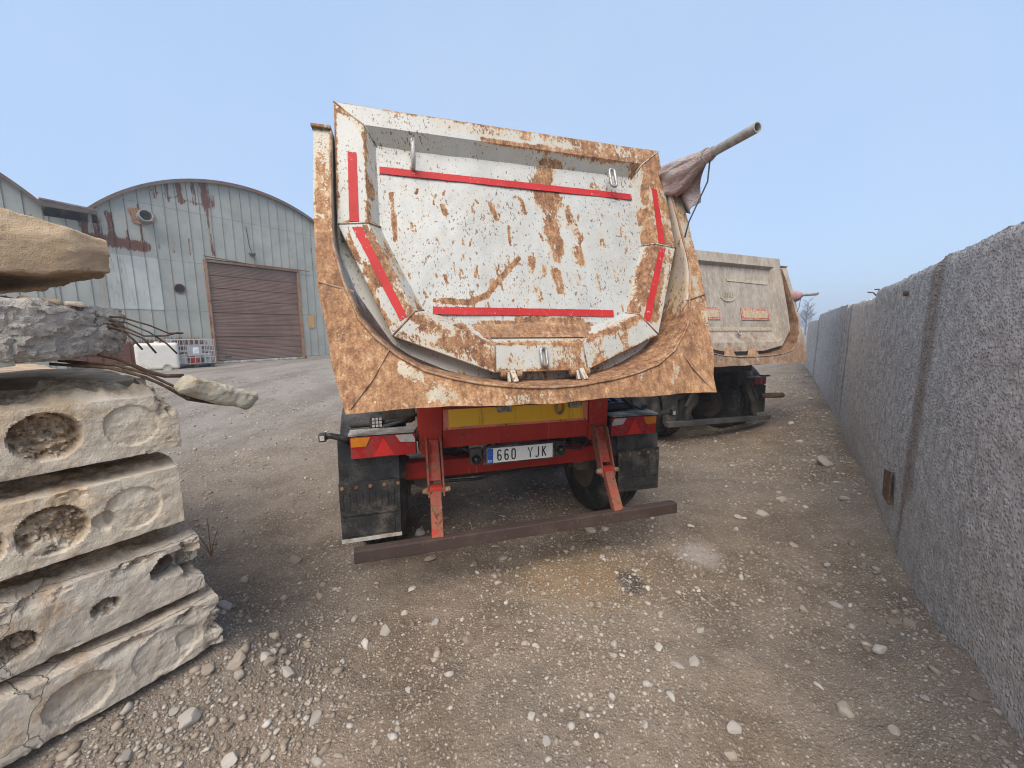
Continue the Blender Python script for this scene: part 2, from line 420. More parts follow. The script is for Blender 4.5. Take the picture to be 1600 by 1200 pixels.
# ------------------------------------------------------------------ concrete wall of precast panels
def m_wall():
    n = NT('exposed_aggregate'); co = n.co
    v = n.new('ShaderNodeTexVoronoi'); n.link(n.mix(.02, co, n.noise(30, 2, .5, color=True)), v.inputs['Vector']); v.inputs['Scale'].default_value = 52
    s = n.sep(v.outputs['Color'])
    st = n.ramp(s[0], [(0, (.30, .272, .248)), (.40, (.54, .490, .440)), (.75, (.69, .632, .575)), (.92, (.80, .75, .695)), (1, (.87, .83, .79))])
    a = n.noise(2.2, 6, .65); b = n.noise(16, 6, .66)
    pa = n.mix(n.rng(b, .35, .65), (.36, .322, .288), (.68, .618, .558))
    c = n.mix(n.math('MULTIPLY', n.rng(v.outputs['Distance'], .30, .55, 1, 0), .75), pa, st)
    c = n.mix(n.math('MULTIPLY', n.rng(a, .42, .66), .35), c, (.61, .558, .508))
    z = n.sep(co)[2]
    dust = n.rng(n.math('ADD', z, n.math('MULTIPLY', n.math('SUBTRACT', a, .5), .9)), .25, .9, .5, 0)
    c = n.mix(dust, c, (.46, .405, .345))
    w = n.noise(1.0, 5, .7, n.mapping((2, 6, .10)))
    c = n.mix(n.math('MULTIPLY', n.rng(w, .54, .70), .40), c, (.20, .155, .12))
    r = n.attr('rust'); rr = n.math('ADD', r, n.math('MULTIPLY', n.math('SUBTRACT', b, .5), .8))
    c = n.mix(n.rng(rr, .35, .8, 0, .60), c, (.25, .17, .115))
    h = n.math('ADD', n.math('MULTIPLY', n.rng(v.outputs['Distance'], 0, .62, 1, 0), .8), n.math('MULTIPLY', b, .55))
    return n.fin(c, .92, n.bump(h, .011, 1.0), spec=.2)
M_WALL = m_wall()
wf = xf(W_AZ)
wall = thing('concrete_wall', 'tall grey exposed aggregate concrete wall along the right side of the yard', 'wall', wf(W_X, 4, 0), -R(W_AZ))
def wall_panel(y0, y1, top0, top1, x=0.0, stain=(), seed=0):
    ys = np.linspace(y0, y1, max(6, int((y1 - y0) / .03)) + 1) if y0 < 9 else np.linspace(y0, y1, 40)
    zs = np.linspace(-.45, 1.0, 70 if y0 < 7 else 24); TH = .16
    tp = np.interp(ys, [y0, y1], [top0, top1]) - .05 * np.clip(fbm(np.stack([ys * 3.5, ys * 0 + 3 * seed], -1), 4, 15 + seed) - .16, 0, 1) + .016 * fbm(np.stack([ys * 9, ys * 0 + seed], -1), 4, 5 + seed)
    Y, Zt = np.meshgrid(ys, zs, indexing='ij')
    Z = np.where(Zt < 0, Zt, Zt * tp[:, None])
    P2 = np.stack([Y.ravel() * 1.0, Z.ravel()], -1)
    X = x + (.010 * fbm(P2 * 2.2, 3, 40 + seed) + .012 * fbm(P2 * 24, 2, 60 + seed)).reshape(Y.shape)
    ed = np.minimum(np.minimum(Y - y0, y1 - Y), tp[:, None] - Z); X = X + .02 * (1 - sstep(0, .03, ed + .012 * fbm(P2 * 12, 3, 77).reshape(Y.shape)))
    m = MB(); m.grid(np.stack([X, Y - 4, Z], -1))
    back = X * 0 + x + TH; m.grid(np.stack([back, Y - 4, Z], -1)[::-1])
    for i, flip in ((0, 1), (-1, 0)):
        g = np.stack([np.stack([X[i], Y[i] - 4, Z[i]], -1), np.stack([back[i], Y[i] - 4, Z[i]], -1)]); m.grid(g if flip else g[::-1])
    g = np.stack([np.stack([X[:, -1], Y[:, -1] - 4, Z[:, -1]], -1), np.stack([back[:, -1], Y[:, -1] - 4, Z[:, -1]], -1)]); m.grid(g)
    def rf(P):
        v = np.zeros(len(P))
        for (yc, w, s, zlo) in stain:
            t = np.clip(P[:, 2] / 2.2, 0, 1); yy = yc + .05 * (t - 1)
            v = np.maximum(v, s * np.exp(-((P[:, 1] + 4 - yy) / w) ** 2) * sstep(zlo, zlo + .7, P[:, 2]))
        return v
    o = m.build('panel', M_WALL, wall, rust=rf); o.data.shade_smooth()
    try: o.data.set_sharp_from_angle(angle=R(50))
    except Exception: pass
    return o
wall_panel(1.02, 3.86, 2.28, 2.235, .0, [(3.84, .11, 1.0, .1)], seed=2)
wall_panel(3.885, 5.90, 2.225, 2.18, .012, [(3.93, .13, 1.1, -.2), (5.6, .05, .3, .3)], seed=3)
wall_panel(5.975, 8.05, 2.12, 2.13, .045, [(6.2, .06, .5, .3), (7.72, .10, .9, .0)], seed=4)
wall_panel(8.07, 10.2, 2.14, 2.14, .02, [(8.2, .12, .6, 0)], seed=5)
wall_panel(10.22, 12.55, 2.14, 2.12, .03, [(12.4, .2, .9, 0)], seed=6)
wall_panel(12.6, 16.4, 2.02, 2.0, .05, [(12.8, .2, .7, 0)], seed=7)
M_DARKRUST = m_rust('dark_rusty_steel', .62, (.14, .10, .08), .5)
m = MB(); m.prism([(-.018, .16, .335), (-.018, .36, .345), (-.018, .42, .56), (-.018, .20, .60)], (.012, 0, 0))
m.build('embedded_plate', M_DARKRUST, wall, bevel=.003, label='rusty steel plate set in the wall near its foot')
m = MB(); m.tube([(.03, 1.93, 2.12), (-.0, 1.96, 2.16), (-.04, 2.0, 2.17)], .008, 6); m.build('rebar_loop', M_DARKRUST, wall)
m = MB(); m.tube([(.05, 1.86, 2.16), (.03, 1.88, 2.19), (.0, 1.9, 2.19)], .008, 6); m.build('rebar_loop', M_DARKRUST, wall)
m = MB(); m.lathe([(-.010, .024), (.004, .022), (.02, .02)], 'x', (-.0, .62, 2.05), 14); m.build('lifting_socket', M_DARKRUST, wall)

# ------------------------------------------------------------------ arched hangar
GR_H = .36
hf = xf(H_AZ)
YC, HALF, ZE, ZA = 7.0, 4.5, 5.57, 7.50
def arch(y, yc=YC, half=HALF, ze=ZE, za=ZA):
    s = za - ze; r = (half * half + s * s) / (2 * s); d = np.clip(np.abs(np.asarray(y, float) - yc), 0, half)
    return za - r + np.sqrt(r * r - d * d)
hangar = thing('arched_hangar', 'grey sheet metal hangar with arched roof and brown sectional door', 'building', hf(H_X, YC, GR_H), -R(H_AZ))
def m_sheet(name, c, pat=0.0):
    n = NT(name); co = n.co
    a = n.noise(1.1, 5, .6); b = n.noise(7, 6, .68, n.mapping((1, 3, .4)))
    k = n.rand()
    base = n.mix(n.rng(a, .35, .65), tuple(x * .88 for x in c), tuple(x * 1.1 for x in c))
    base = n.mix(n.math('MULTIPLY', k, .28), base, tuple(x * .72 for x in c))
    base = n.mix(n.math('MULTIPLY', n.rng(b, .55, .75), .5), base, (.22, .19, .15))
    r = n.attr('rust'); rn = n.noise(13, 7, .74, n.mapping((1, 1.6, .20)))
    v = n.math('ADD', r, n.math('MULTIPLY', n.math('SUBTRACT', rn, .5), 1.3))
    f = n.rng(v, .46, .56); hl = n.rng(v, .22, .5)
    base = n.mix(n.math('MULTIPLY', hl, .35), base, (.27, .19, .12))
    rc = n.mix(n.noise(9, 5, .6), (.085, .032, .020), (.17, .066, .040))
    c2 = n.mix(f, base, rc)
    return n.fin(c2, n.rng(f, 0, 1, .55, .9), n.bump(b, .006), .0)
M_SHEET = m_sheet('weathered_zinc_sheet', (.350, .356, .316)); M_PALE = m_sheet('pale_repair_sheet', (.455, .475, .44))
FRUST = strokes([
    # (y, z) in hangar coordinates relative to YC
    (-4.6, 4.35, -3.2, 4.28, .18, .95), (-4.3, 4.3, -4.3, 5.0, .10, .85), (-3.95, 4.3, -4.02, 5.25, .09, .95), (-4.6, 4.6, -4.65, 5.2, .12, .9), (-3.2, 4.3, -3.25, 5.7, .05, .85), (-3.6, 4.35, -3.62, 4.8, .04, .8),
    (-2.75, 6.6, -2.75, 6.05, .05, .8), (-2.4, 6.75, -2.38, 6.08, .07, .85), (-2.05, 6.7, -2.0, 6.1, .10, .9), (-1.62, 6.9, -1.6, 6.1, .06, .8), (-1.30, 7.1, -1.25, 6.1, .13, .95), (-1.27, 6.1, -1.17, 4.3, .055, .9), (-3.3, 6.3, -1.0, 6.12, .04, .72),
    (-2.4, 4.9, -2.4, 4.2, .045, .75), (-1.9, 4.8, -1.9, 4.2, .045, .75), (-1.0, 6.6, -1.0, 6.1, .05, .8), (-2.8, 4.7, -2.8, 4.3, .04, .7), (-.4, 6.9, -.4, 6.5, .04, .7),
    (-4.8, .3, -2.2, .45, .55, 1.2), (-2.2, .55, -1.5, .62, .16, .75), (-3.95, 4.2, -3.9, 2.5, .22, .42), (-4.3, 4.2, -4.2, 1.0, .35, .40),
    (1.75, 5.5, 1.8, 4.9, .05, .55), (2.7, 5.2, 2.75, 4.2, .05, .62), (1.0, 6.2, 1.05, 5.6, .04, .5)], 0.0, (1, 2))
DOOR = (-1.48, 2.03, 0.02, 4.06)    # y0 y1 z0 z1 (from the hangar base)
def hz(z): return z - GR_H
def sheet(y0, y1, z0, zt0, zt1, mat, parent, off=0.0, curve=None):
    ny, nz = 5, max(3, int((max(zt0, zt1) - z0) / .07))
    ys = np.linspace(y0 + .004, y1 - .004, ny); P = np.zeros((ny + 4, nz + 1, 3))
    prof = [(-.0, 0), (-.0, .024)]
    ysx = np.r_[ys[0], ys[0], ys, ys[-1], ys[-1]]; xo = np.r_[-.02, .0, np.zeros(ny), .026, -.02]
    ysx[-2] = ys[-1] + .002; xo[1] = .026
    for i, y in enumerate(ysx):
        top = curve(y) if curve else zt0 + (zt1 - zt0) * (y - y0) / (y1 - y0)
        zz = np.linspace(z0, top, nz + 1)
        xx = xo[i] + off + (.010 * fbm(np.stack([zz * 1.3, zz * 0 + y * 2], -1), 2, 3) if 1 < i < ny + 2 else 0)
        P[i, :, 0] = xx; P[i, :, 1] = y; P[i, :, 2] = zz
    m = MB(); m.grid(P[::1])
    m2 = P.copy(); m2[:, :, 0] -= .012; m.grid(m2[::-1])
    return m.build('wall_sheet', mat, parent, rust=FRUST)
colw = (DOOR[1] - DOOR[0]) / 10
edges = [DOOR[0] + colw * k for k in range(-12, 20)]
tiers = [hz(.36 + .12), hz(2.45), hz(4.28), hz(6.14), 99]
for k in range(len(edges) - 1):
    ya, yb = edges[k], edges[k + 1]
    if ya > 4.45: break
    for t in range(4):
        z0, z1 = tiers[t] + .006, tiers[t + 1]
        cur = lambda y: float(arch(y + YC)) - GR_H - .02
        inside = ya >= DOOR[0] - .01 and yb <= DOOR[1] + .01
        if inside:
            if z1 <= DOOR[3]: continue
            if z0 < DOOR[3]: z0 = DOOR[3] + .08
        ztop = min(cur(ya + .01), cur(yb - .01)) if ya > -4.45 else hz(5.45)
        if ya < -4.45: ztop = hz(5.2)
        if z0 > ztop - .05: continue
        pale = t == 1 and -4.25 < (ya + yb) / 2 < -2.95
        if z1 > ztop: sheet(ya, yb, z0, ztop, ztop, M_SHEET, hangar, .004 * t, cur if ya > -4.45 else None)
        else: sheet(ya, yb, z0, z1, z1, M_PALE if pale else M_SHEET, hangar, .004 * t + (.012 if pale else 0))
M_ROOF = m_plain('roof_sheet', (.20, .20, .20), .6, 0, .25, 3, .004, (.17, .10, .07), .5)
def arch_roof(parent, yc, dy, half, ze, za, depth, name='roof'):
    ys = np.linspace(-half, half, 40); z = arch(ys + yc, yc, half, ze, za) - GR_H
    P = []
    for x in (.16, .05, -2, -8, -depth):
        P.append(np.stack([np.full(40, x), ys + dy, z + .03], -1))
    m = MB(); m.grid(np.array(P)[::-1])
    m.build(name, M_ROOF, parent, solid=.05)
    P = np.array([np.stack([np.full(40, .165), ys + dy, z - .06], -1), np.stack([np.full(40, .165), ys + dy, z + .065], -1)])
    m = MB(); m.grid(P); m.build('verge_trim', M_ROOFTRIM, parent, solid=.03)
M_ROOFTRIM = m_plain('verge_trim', (.12, .10, .09), .7, 0, .3, 4, .003, (.16, .08, .05), .5)
arch_roof(hangar, YC, 0, HALF, ZE, ZA, 22)
m = MB()
for y in (-4.44, 4.44): m.box(-22, -.03, y - .04, y + .04, -.3, ZE - GR_H)
m.box(-22.1, -22, -4.44, 4.44, -.3, ZE - GR_H); m.build('side_wall', M_SHEET, hangar, rust=.1)
M_PLINTH = m_concrete('plinth_concrete', (.30, .27, .23), (.40, .36, .31), None, 4)
m = MB(); m.box(-.10, .035, -5.7, DOOR[0] - .12, -.4, .11); m.build('plinth', M_PLINTH, hangar)
m = MB(); m.box(-.10, .035, DOOR[1] + .12, 4.5, -.4, .11); m.build('plinth', M_PLINTH, hangar)
# sectional door
def m_door():
    n = NT('brown_door'); z = n.sep()[2]
    rib = n.new('ShaderNodeTexWave'); rib.wave_type = 'BANDS'; rib.bands_direction = 'Z'; n.link(n.co, rib.inputs[0]); rib.inputs['Scale'].default_value = 5.5; rib.inputs['Distortion'].default_value = .2
    a = n.noise(1.2, 5, .6); b = n.noise(16, 5, .66, n.mapping((1, .25, 2)))
    c = n.mix(n.rng(a, .35, .65), (.140, .074, .052), (.190, .110, .080)); c = n.mix(n.math('MULTIPLY', n.rng(b, .5, .75), .45), c, (.19, .14, .12))
    c = n.mix(n.math('MULTIPLY', n.rng(z, 0, .9, .6, 0), n.rng(b, .3, .7)), c, (.21, .16, .13))
    return n.fin(c, .62, n.bump(n.math('ADD', n.math('MULTIPLY', rib.outputs[0], .8), n.math('MULTIPLY', b, .4)), .012))
M_DOOR = m_door(); M_REDFRAME = m_paint_rust('red_lead_frame', (.20, .055, .035), .8, (.25, .15, .1), .3)
door = MB().box(-.10, -.075, DOOR[0] + .02, DOOR[1] - .02, .06, DOOR[3] - .03).build('sectional_door', m_plain('door_core', (.05, .035, .03), .8), hangar)
nsec = 8; sh = (DOOR[3] - .16) / nsec
for k in range(nsec):
    MB().box(-.075, -.035, DOOR[0] + .04, DOOR[1] - .04, .10 + k * sh + .010, .10 + (k + 1) * sh - .010).build('door_section', M_DOOR, door, bevel=.014)
MB().box(-.074, -.028, DOOR[0] + .04, DOOR[1] - .04, .02, .10).build('bottom_seal', m_plain('white_seal', (.55, .53, .50), .7, 0, .2, 6, .002, (.2, .16, .12), .4), door)
MB().box(-.040, -.022, DOOR[0] + .35, DOOR[0] + .58, .24, .30).build('door_handle', m_plain('door_handle', (.05, .04, .04), .6), door, bevel=.01)
for y in (DOOR[0], DOOR[1]):
    MB().box(-.12, .05, y - .055, y + .055, .0, DOOR[3] + .05).build('door_jamb', M_REDFRAME, hangar, rust=.42, bevel=.006)
m = MB(); m.box(-.12, .055, DOOR[0] - .07, DOOR[1] + .07, DOOR[3] - .035, DOOR[3] + .045); m.build('door_lintel', M_REDFRAME, hangar, rust=.45)
m = MB(); m.tube([(.10, DOOR[0] - .05, DOOR[3] + .16), (.11, 0, DOOR[3] + .05), (.10, DOOR[1] + .5, DOOR[3] + .05)], .022, 6); m.build('door_rail', M_DARKRUST, hangar)
# vent pipe, hole, lamp, orange plate
m = MB(); pts = [(0.035, 3.80 - YC + .33 * math.cos(t) * (1 + .25 * math.sin(3 * t + 1)), hz(5.66) + .33 * math.sin(t) * (1 + .2 * math.cos(2 * t))) for t in np.linspace(0, 6.28, 19)[:-1]]
m.prism(pts, (.015, 0, 0)); m.build('torn_flashing', m_rust('orange_flaking_rust', 1.0), hangar)
y, z = 3.84 - YC, hz(5.64)
m = MB(); m.lathe([(.0, .17), (.42, .17), (.42, .20), (.50, .20), (.50, .165), (.1, .15)], 'x', (.02, y, z), 22); vp = m.build('vent_pipe', m_plain('zinc_pipe', (.33, .33, .32), .5, .3, .3, 8), hangar); smooth_angle(vp)
m = MB(); m.lathe([(.0, .155), (.02, .15)], 'x', (.10, y, z), 22); m.build('vent_mouth', m_plain('dark_bore', (.008, .008, .008), .95), hangar)  # near-black disc paints in the darkness inside the pipe
m = MB(); m.lathe([(.0, .15), (.012, .15)], 'x', (.030, 4.64 - YC, hz(3.27)), 18); m.build('wall_hole', m_plain('dark_void', (.006, .006, .006), 1), hangar)
m = MB(); m.tube([(.035, 4.64 - YC + .165 * math.cos(t), hz(3.27) + .165 * math.sin(t)) for t in np.linspace(0, 6.28, 17)[:-1]], .02, 6, closed=True); m.build('hole_rim', M_DARKRUST, hangar)
m = MB(); m.lathe([(0, .02), (.04, .05), (.10, .12), (.16, .13), (.17, .05)], 'z', (.16, 7.15 - YC, hz(4.76)), 14); m.build('wall_lamp', m_plain('lamp_metal', (.10, .10, .10), .5), hangar)
m = MB(); m.tube([(.03, 7.05 - YC, hz(6.0)), (.03, 7.12 - YC, hz(5.2)), (.14, 7.15 - YC, hz(4.93))], .012, 5); m.build('lamp_cable', m_plain('black_cable', (.02, .02, .02), .7), hangar)
m = MB(); m.box(.03, .045, 9.35 - YC, 9.62 - YC, hz(1.83), hz(2.40)); m.build('orange_plate', m_plain('orange_board', (.55, .25, .05), .6, 0, .2, 10, .001, (.45, .3, .15), .4), hangar)
# neighbouring hangar and the sloping roof between the two
h2 = thing('neighbour_hangar', 'second arched metal hangar cut by the left picture edge', 'building', hf(H_X, -2.9, GR_H), -R(H_AZ))
def arch2(y): return arch(y, -2.9, HALF, 5.45, 7.45)
e2 = [4.45 - .353 * k for k in range(0, 26)]
for k in range(len(e2) - 1):
    yb, ya = e2[k], e2[k + 1]
    cur = lambda y: float(arch2(y - 2.9)) - GR_H - .02
    for t in range(3):
        z0 = tiers[t] + .006 if t else .12
        z1 = [hz(2.45), hz(4.28), 99][t]; zt = min(cur(ya), cur(yb))
        if z1 < zt: sheet(ya, yb, z0, z1, z1, M_SHEET, h2, .004 * t)
        elif z0 < zt - .05: sheet(ya, yb, z0, zt, zt, M_SHEET, h2, .004 * t, cur)
ys = np.linspace(-HALF, HALF, 40); zz = arch2(ys - 2.9) - GR_H
m = MB(); m.grid(np.array([np.stack([np.full(40, x), ys, zz + .03], -1) for x in (.16, -3, -12, -22)])[::-1]); m.build('roof', M_ROOF, h2, solid=.05)
m = MB(); m.grid(np.array([np.stack([np.full(40, .165), ys, zz + d], -1) for d in (-.06, .065)])); m.build('verge_trim', M_ROOFTRIM, h2, solid=.03)
m = MB()
for y in (-4.44, 4.44): m.box(-22, -.03, y - .04, y + .04, -.3, 5.45 - GR_H)
m.build('side_wall', M_SHEET, h2, rust=.1)
ln = thing('link_roof', 'low sloping shed roof in the gap between the two arched hangars', 'roof', hf(H_X, 2.05, 5.3), -R(H_AZ))
m = MB(); m.prism([(.55, -.55, .26), (.55, .62, .20), (-9, .62, .45), (-9, -.55, .5)], (0, 0, .05)); m.build('roof_sheet', M_ROOF, ln)
m = MB(); m.box(.50, .54, -.58, .62, .08, .24); m.build('fascia_board', m_plain('old_wood', (.10, .08, .065), .9, 0, .3, 12), ln)
for y in (-.45, -.05, .4): MB().box(-2, .48, y - .04, y + .04, .09, .20).build('rafter', m_plain('old_rafter', (.07, .055, .045), .9), ln)
m = MB(); m.box(-3, -2.9, -.6, .7, -5.2, .2); m.build('back_wall', M_SHEET, ln, rust=.15)

# ------------------------------------------------------------------ far bare trees and the earth bank behind the wall's end
M_BARK = m_plain('bare_twigs', (.10, .085, .075), .9)
def bare_tree(x, y, h, seed, label):
    r = random.Random(seed); t = thing('bare_tree', label, 'tree', (x, y, 0), 0, 'bare trees in the mist')
    trunk = MB(); twigs = MB()
    trunk.tube([(0, 0, -.3), (.05, 0, h * .25), (-.05, .1, h * .5), (.1, 0, h * .8)], [.16, .13, .09, .03], 7)
    for k in range(46):
        z0 = h * r.uniform(.18, .8); a = r.uniform(0, 6.28); l = h * r.uniform(.16, .34) * (1.15 - z0 / h)
        p0 = Vector((0, 0, z0)); d = Vector((math.cos(a), math.sin(a), r.uniform(.35, 1.0))).normalized()
        p1 = p0 + d * l * .55 + Vector((0, 0, r.uniform(0, .2))); p2 = p0 + d * l + Vector((r.uniform(-.3, .3), r.uniform(-.3, .3), l * .25))
        twigs.tube([p0, p1, p2], [.045, .03, .012], 4)
        for j in range(9):
            s = p0.lerp(p2, r.uniform(.25, 1)); e = s + Vector((r.uniform(-1, 1), r.uniform(-1, 1), r.uniform(-.1, 1.1))) * l * .34
            mdl = s.lerp(e, .5) + Vector((r.uniform(-.1, .1), r.uniform(-.1, .1), .05))
            twigs.tube([s, mdl, e], [.018, .013, .007], 3, False)
            for q in range(3):
                s2 = s.lerp(e, r.uniform(.3, 1)); e2_ = s2 + Vector((r.uniform(-1, 1), r.uniform(-1, 1), r.uniform(-.1, .9))) * l * .15
                twigs.tube([s2, e2_], [.010, .006], 3, False)
    trunk.build('trunk', M_BARK, t); twigs.build('crown', M_BARK, t)
bare_tree(56.0, 74.0, 8.6, 3, 'tallest bare tree fading into the mist above the wall')
bare_tree(63.5, 77.0, 6.6, 4, 'smaller bare tree in mist, right of the tallest one')
bare_tree(52.0, 76.0, 7.2, 5, 'bare tree in mist beside the grey tipper body')

# ================================================================== TIPPER BODIES
M_PAINT = m_paint_rust('grey_white_paint', (.455, .452, .418), .55)
M_PAINT2 = m_paint_rust('grey_white_paint_scuffed', (.445, .437, .395), .5, dust_amt=.45)
M_FLANGE = m_paint_rust('rusty_tail_plate', (.42, .375, .29), .6, dust_amt=.3, aniso=(1, 1, .7), rk=1.12, wash=.24)
M_TUB = m_paint_rust('tub_inside', (.40, .33, .26), .3, dust=(.40, .29, .19), dust_amt=.8)
M_RUST = m_rust('bare_rust'); M_RUSTPALE = m_rust('dusty_rust', 1.05, (.45, .34, .25), .75)
def m_dusty():
    n = NT('dusty_grey_body'); st = n.mapping((1.4, 1.4, .28), (0, R(14), 0))
    a = n.noise(4, 7, .7, st); b = n.noise(28, 5, .65, st); g = n.noise(110, 3, .6)
    c = n.mix(n.rng(a, .35, .65), (.255, .208, .160), (.375, .320, .258)); c = n.mix(n.math('MULTIPLY', n.rng(b, .50, .66), .5), c, (.46, .43, .385))
    c = n.mix(n.math('MULTIPLY', n.rng(b, .45, .32), .5), c, (.17, .135, .105))
    r = n.attr('rust'); v = n.math('ADD', r, n.math('MULTIPLY', n.math('SUBTRACT', n.noise(9, 7, .7), .5), 1.3))
    c = n.mix(n.rng(v, .32, .62, 0, .75), c, rust_color(n, None, .8))
    return n.fin(c, .85, n.bump(n.math('ADD', b, n.math('MULTIPLY', g, .4)), .003))
M_DUSTY = m_dusty()
def tape_mat(name, c, wear=.12):
    n = NT(name); a = n.noise(30, 4, .7); b = n.noise(120, 2, .5); g = n.noise(5, 4, .6)
    c1 = n.mix(n.rng(g, .35, .65), c, tuple(x * .82 for x in c))
    w = n.rng(n.math('ADD', a, n.math('MULTIPLY', n.math('SUBTRACT', b, .5), .3)), .70 - wear, .73 - wear)
    return n.fin(n.mix(n.math('MULTIPLY', w, .75), c1, (.50, .43, .38)), .6, n.bump(a, .0006), spec=.3)
M_TAPE = tape_mat('red_reflective_tape', (.47, .020, .020), .03)

def plane_pt(x, z, pl, off=0.0): return (x, pl[0] + pl[1] * z + off, z)
def resample(A, B, step=.03):
    """two polylines with matching vertices -> matching dense points"""
    oa, ob = [], []
    for i in range(len(A) - 1):
        a0, a1, b0, b1 = map(np.array, (A[i], A[i + 1], B[i], B[i + 1]))
        k = max(1, int(math.ceil(max(np.linalg.norm(a1 - a0), np.linalg.norm(b1 - b0)) / step)))
        for j in range(k): oa.append(a0 + (a1 - a0) * j / k); ob.append(b0 + (b1 - b0) * j / k)
    oa.append(np.array(A[-1])); ob.append(np.array(B[-1])); return np.array(oa), np.array(ob)
def mirror(L): return [(-x, z) for x, z in L] + [(x, z) for x, z in L[::-1][1:]]

def tipper_tail(root, inner, outer, pl, length, m_fl, m_tub, rust_fl, rust_tub, zrim, wob=.008, seed=0, lip=True):
    A, B = resample(mirror(inner), mirror(outer))
    N = len(A); t = np.linspace(0, 1, 11)
    G = A[:, None, :] + (B - A)[:, None, :] * t[None, :, None]
    x, z = G[..., 0], G[..., 1]
    q = np.stack([x.ravel() * 3, z.ravel() * 3], -1)
    w1 = fbm(q, 3, seed).reshape(x.shape); w2 = fbm(q * 2.3, 3, seed + 5).reshape(x.shape)
    low = sstep(zrim, zrim - 1.2, z)
    z2 = z + wob * 1.6 * w1 * low * t[None, :]
    y = pl[0] + pl[1] * z2 + wob * 2.2 * w2 * low - .03 * low * sstep(.35, 1, t)[None, :] * 0
    F = np.stack([x, y, z2], -1)
    m = MB(); m.grid(F[:, ::-1]); Bk = F.copy(); Bk[..., 1] += .014; m.grid(Bk)
    for k in (0, -1): m.grid(np.stack([F[:, k], Bk[:, k]]) if k == 0 else np.stack([Bk[:, k], F[:, k]]))
    for k in (0, -1): m.grid(np.stack([F[k], Bk[k]]) if k else np.stack([Bk[k], F[k]]))
    m.build('rear_flange', m_fl, root, rust=rust_fl)
    if lip:      # worn raised lip along the inner edge
        path = [(F[i, 0, 0] , F[i, 0, 1] - .006, F[i, 0, 2] - .002) for i in range(0, N, 2)]
        m = MB(); m.tube(path, .0075, 6); o = m.build('flange_lip', M_RUSTPALE if m_fl is M_FLANGE else m_fl, root, smooth=True, rust=.5)
    # tub: the U section carried forward
    ys = np.r_[np.linspace(0, .6, 16), np.linspace(.75, length, 14)]
    T = np.zeros((N, len(ys), 3)); T[..., 0] = A[:, 0][:, None]; T[..., 2] = A[:, 1][:, None]
    y0 = F[:, 0, 1]; T[..., 1] = y0[:, None] + .004 + (length - y0[:, None]) * (ys / length)[None, :]
    qq = np.stack([T[..., 1].ravel() * 2.5, T[..., 0].ravel() * 2 + T[..., 2].ravel() * 2], -1)
    T[..., 2] += .010 * fbm(qq, 3, seed + 9).reshape(N, -1) * low[:, :1]
    m = MB(); m.grid(T[::-1]); o = m.build('tub', m_tub, root, smooth=True, rust=rust_tub, solid=.012)
    m = MB(); fr = [(p[0], length, p[1]) for p in A[::4]] ; m.prism(fr, (0, .03, 0)); m.build('front_wall', m_fl, root, rust=.3)
    for s in (-1, 1):
        X = s * (inner[0][0] + outer[0][0]) / 2; w = abs(outer[0][0] - inner[0][0])
        m = MB(); m.box(X - w / 2, X + w / 2 + s * .01, pl[0] + pl[1] * zrim - .016, length, zrim, zrim + .018)
        m.build('top_rail', m_fl, root, rust=.55, bevel=.004)
    for s in (-1, 1):
        for yy in np.arange(.9, length - .3, 1.1):
            pts = [(s * (a[0] + .01), yy, a[1]) for a in inner[:9]] + [(s * (a[0] + .07), yy, a[1] - .02) for a in inner[:9][::-1]]
            m = MB(); m.prism(pts, (0, .09, 0)); m.build('side_rib', m_fl, root, rust=.35)

def ring_tailgate(root, outer, mid, inner, pl, recess, depth, mats, rust_list, panel_rust, m_weld):
    """rings: half lists from the top corner down to the bottom centre piece (mirrored); returns the tailgate mesh that carries its pieces"""
    def full(L): return [(-x, z) for x, z in L] + [(x, z) for x, z in L[::-1]]     # TL, LJ, ..., BL, BR, ..., TR
    O, Mi, I = full(outer), full(mid), full(inner); n = len(O)
    zz = np.array([p[1] for p in outer]); xx = np.array([p[0] for p in outer])
    # back plate, a little bigger than the frame below
    def half_w(z): return np.interp(z, zz[::-1], xx[::-1])
    return O, Mi, I, n
def beam_mesh(o0, o1, m0, m1, i0, i1, pl, recess, depth, step=.022):
    L = max(np.linalg.norm(np.subtract(o1, o0)), .1); k = max(4, int(L / step)); s = np.linspace(0, 1, k + 1)
    def row(a, b, off): return np.array([plane_pt(a[0] + (b[0] - a[0]) * t, a[1] + (b[1] - a[1]) * t, pl, off) for t in s])
    def lerp(p, q, f): return (p[0] + (q[0] - p[0]) * f, p[1] + (q[1] - p[1]) * f)
    rows = [row(o0, o1, depth), row(o0, o1, .006)]
    nf = 6
    for j in range(nf + 1):
        f = .03 + .94 * j / nf; rows.append(row(lerp(o0, m0, f), lerp(o1, m1, f), 0))
    for j in range(1, 5):
        f = j / 4; rows.append(row(lerp(m0, i0, f), lerp(m1, i1, f), .004 + (recess + .004) * f))
    m = MB(); m.grid(np.array(rows)); return m

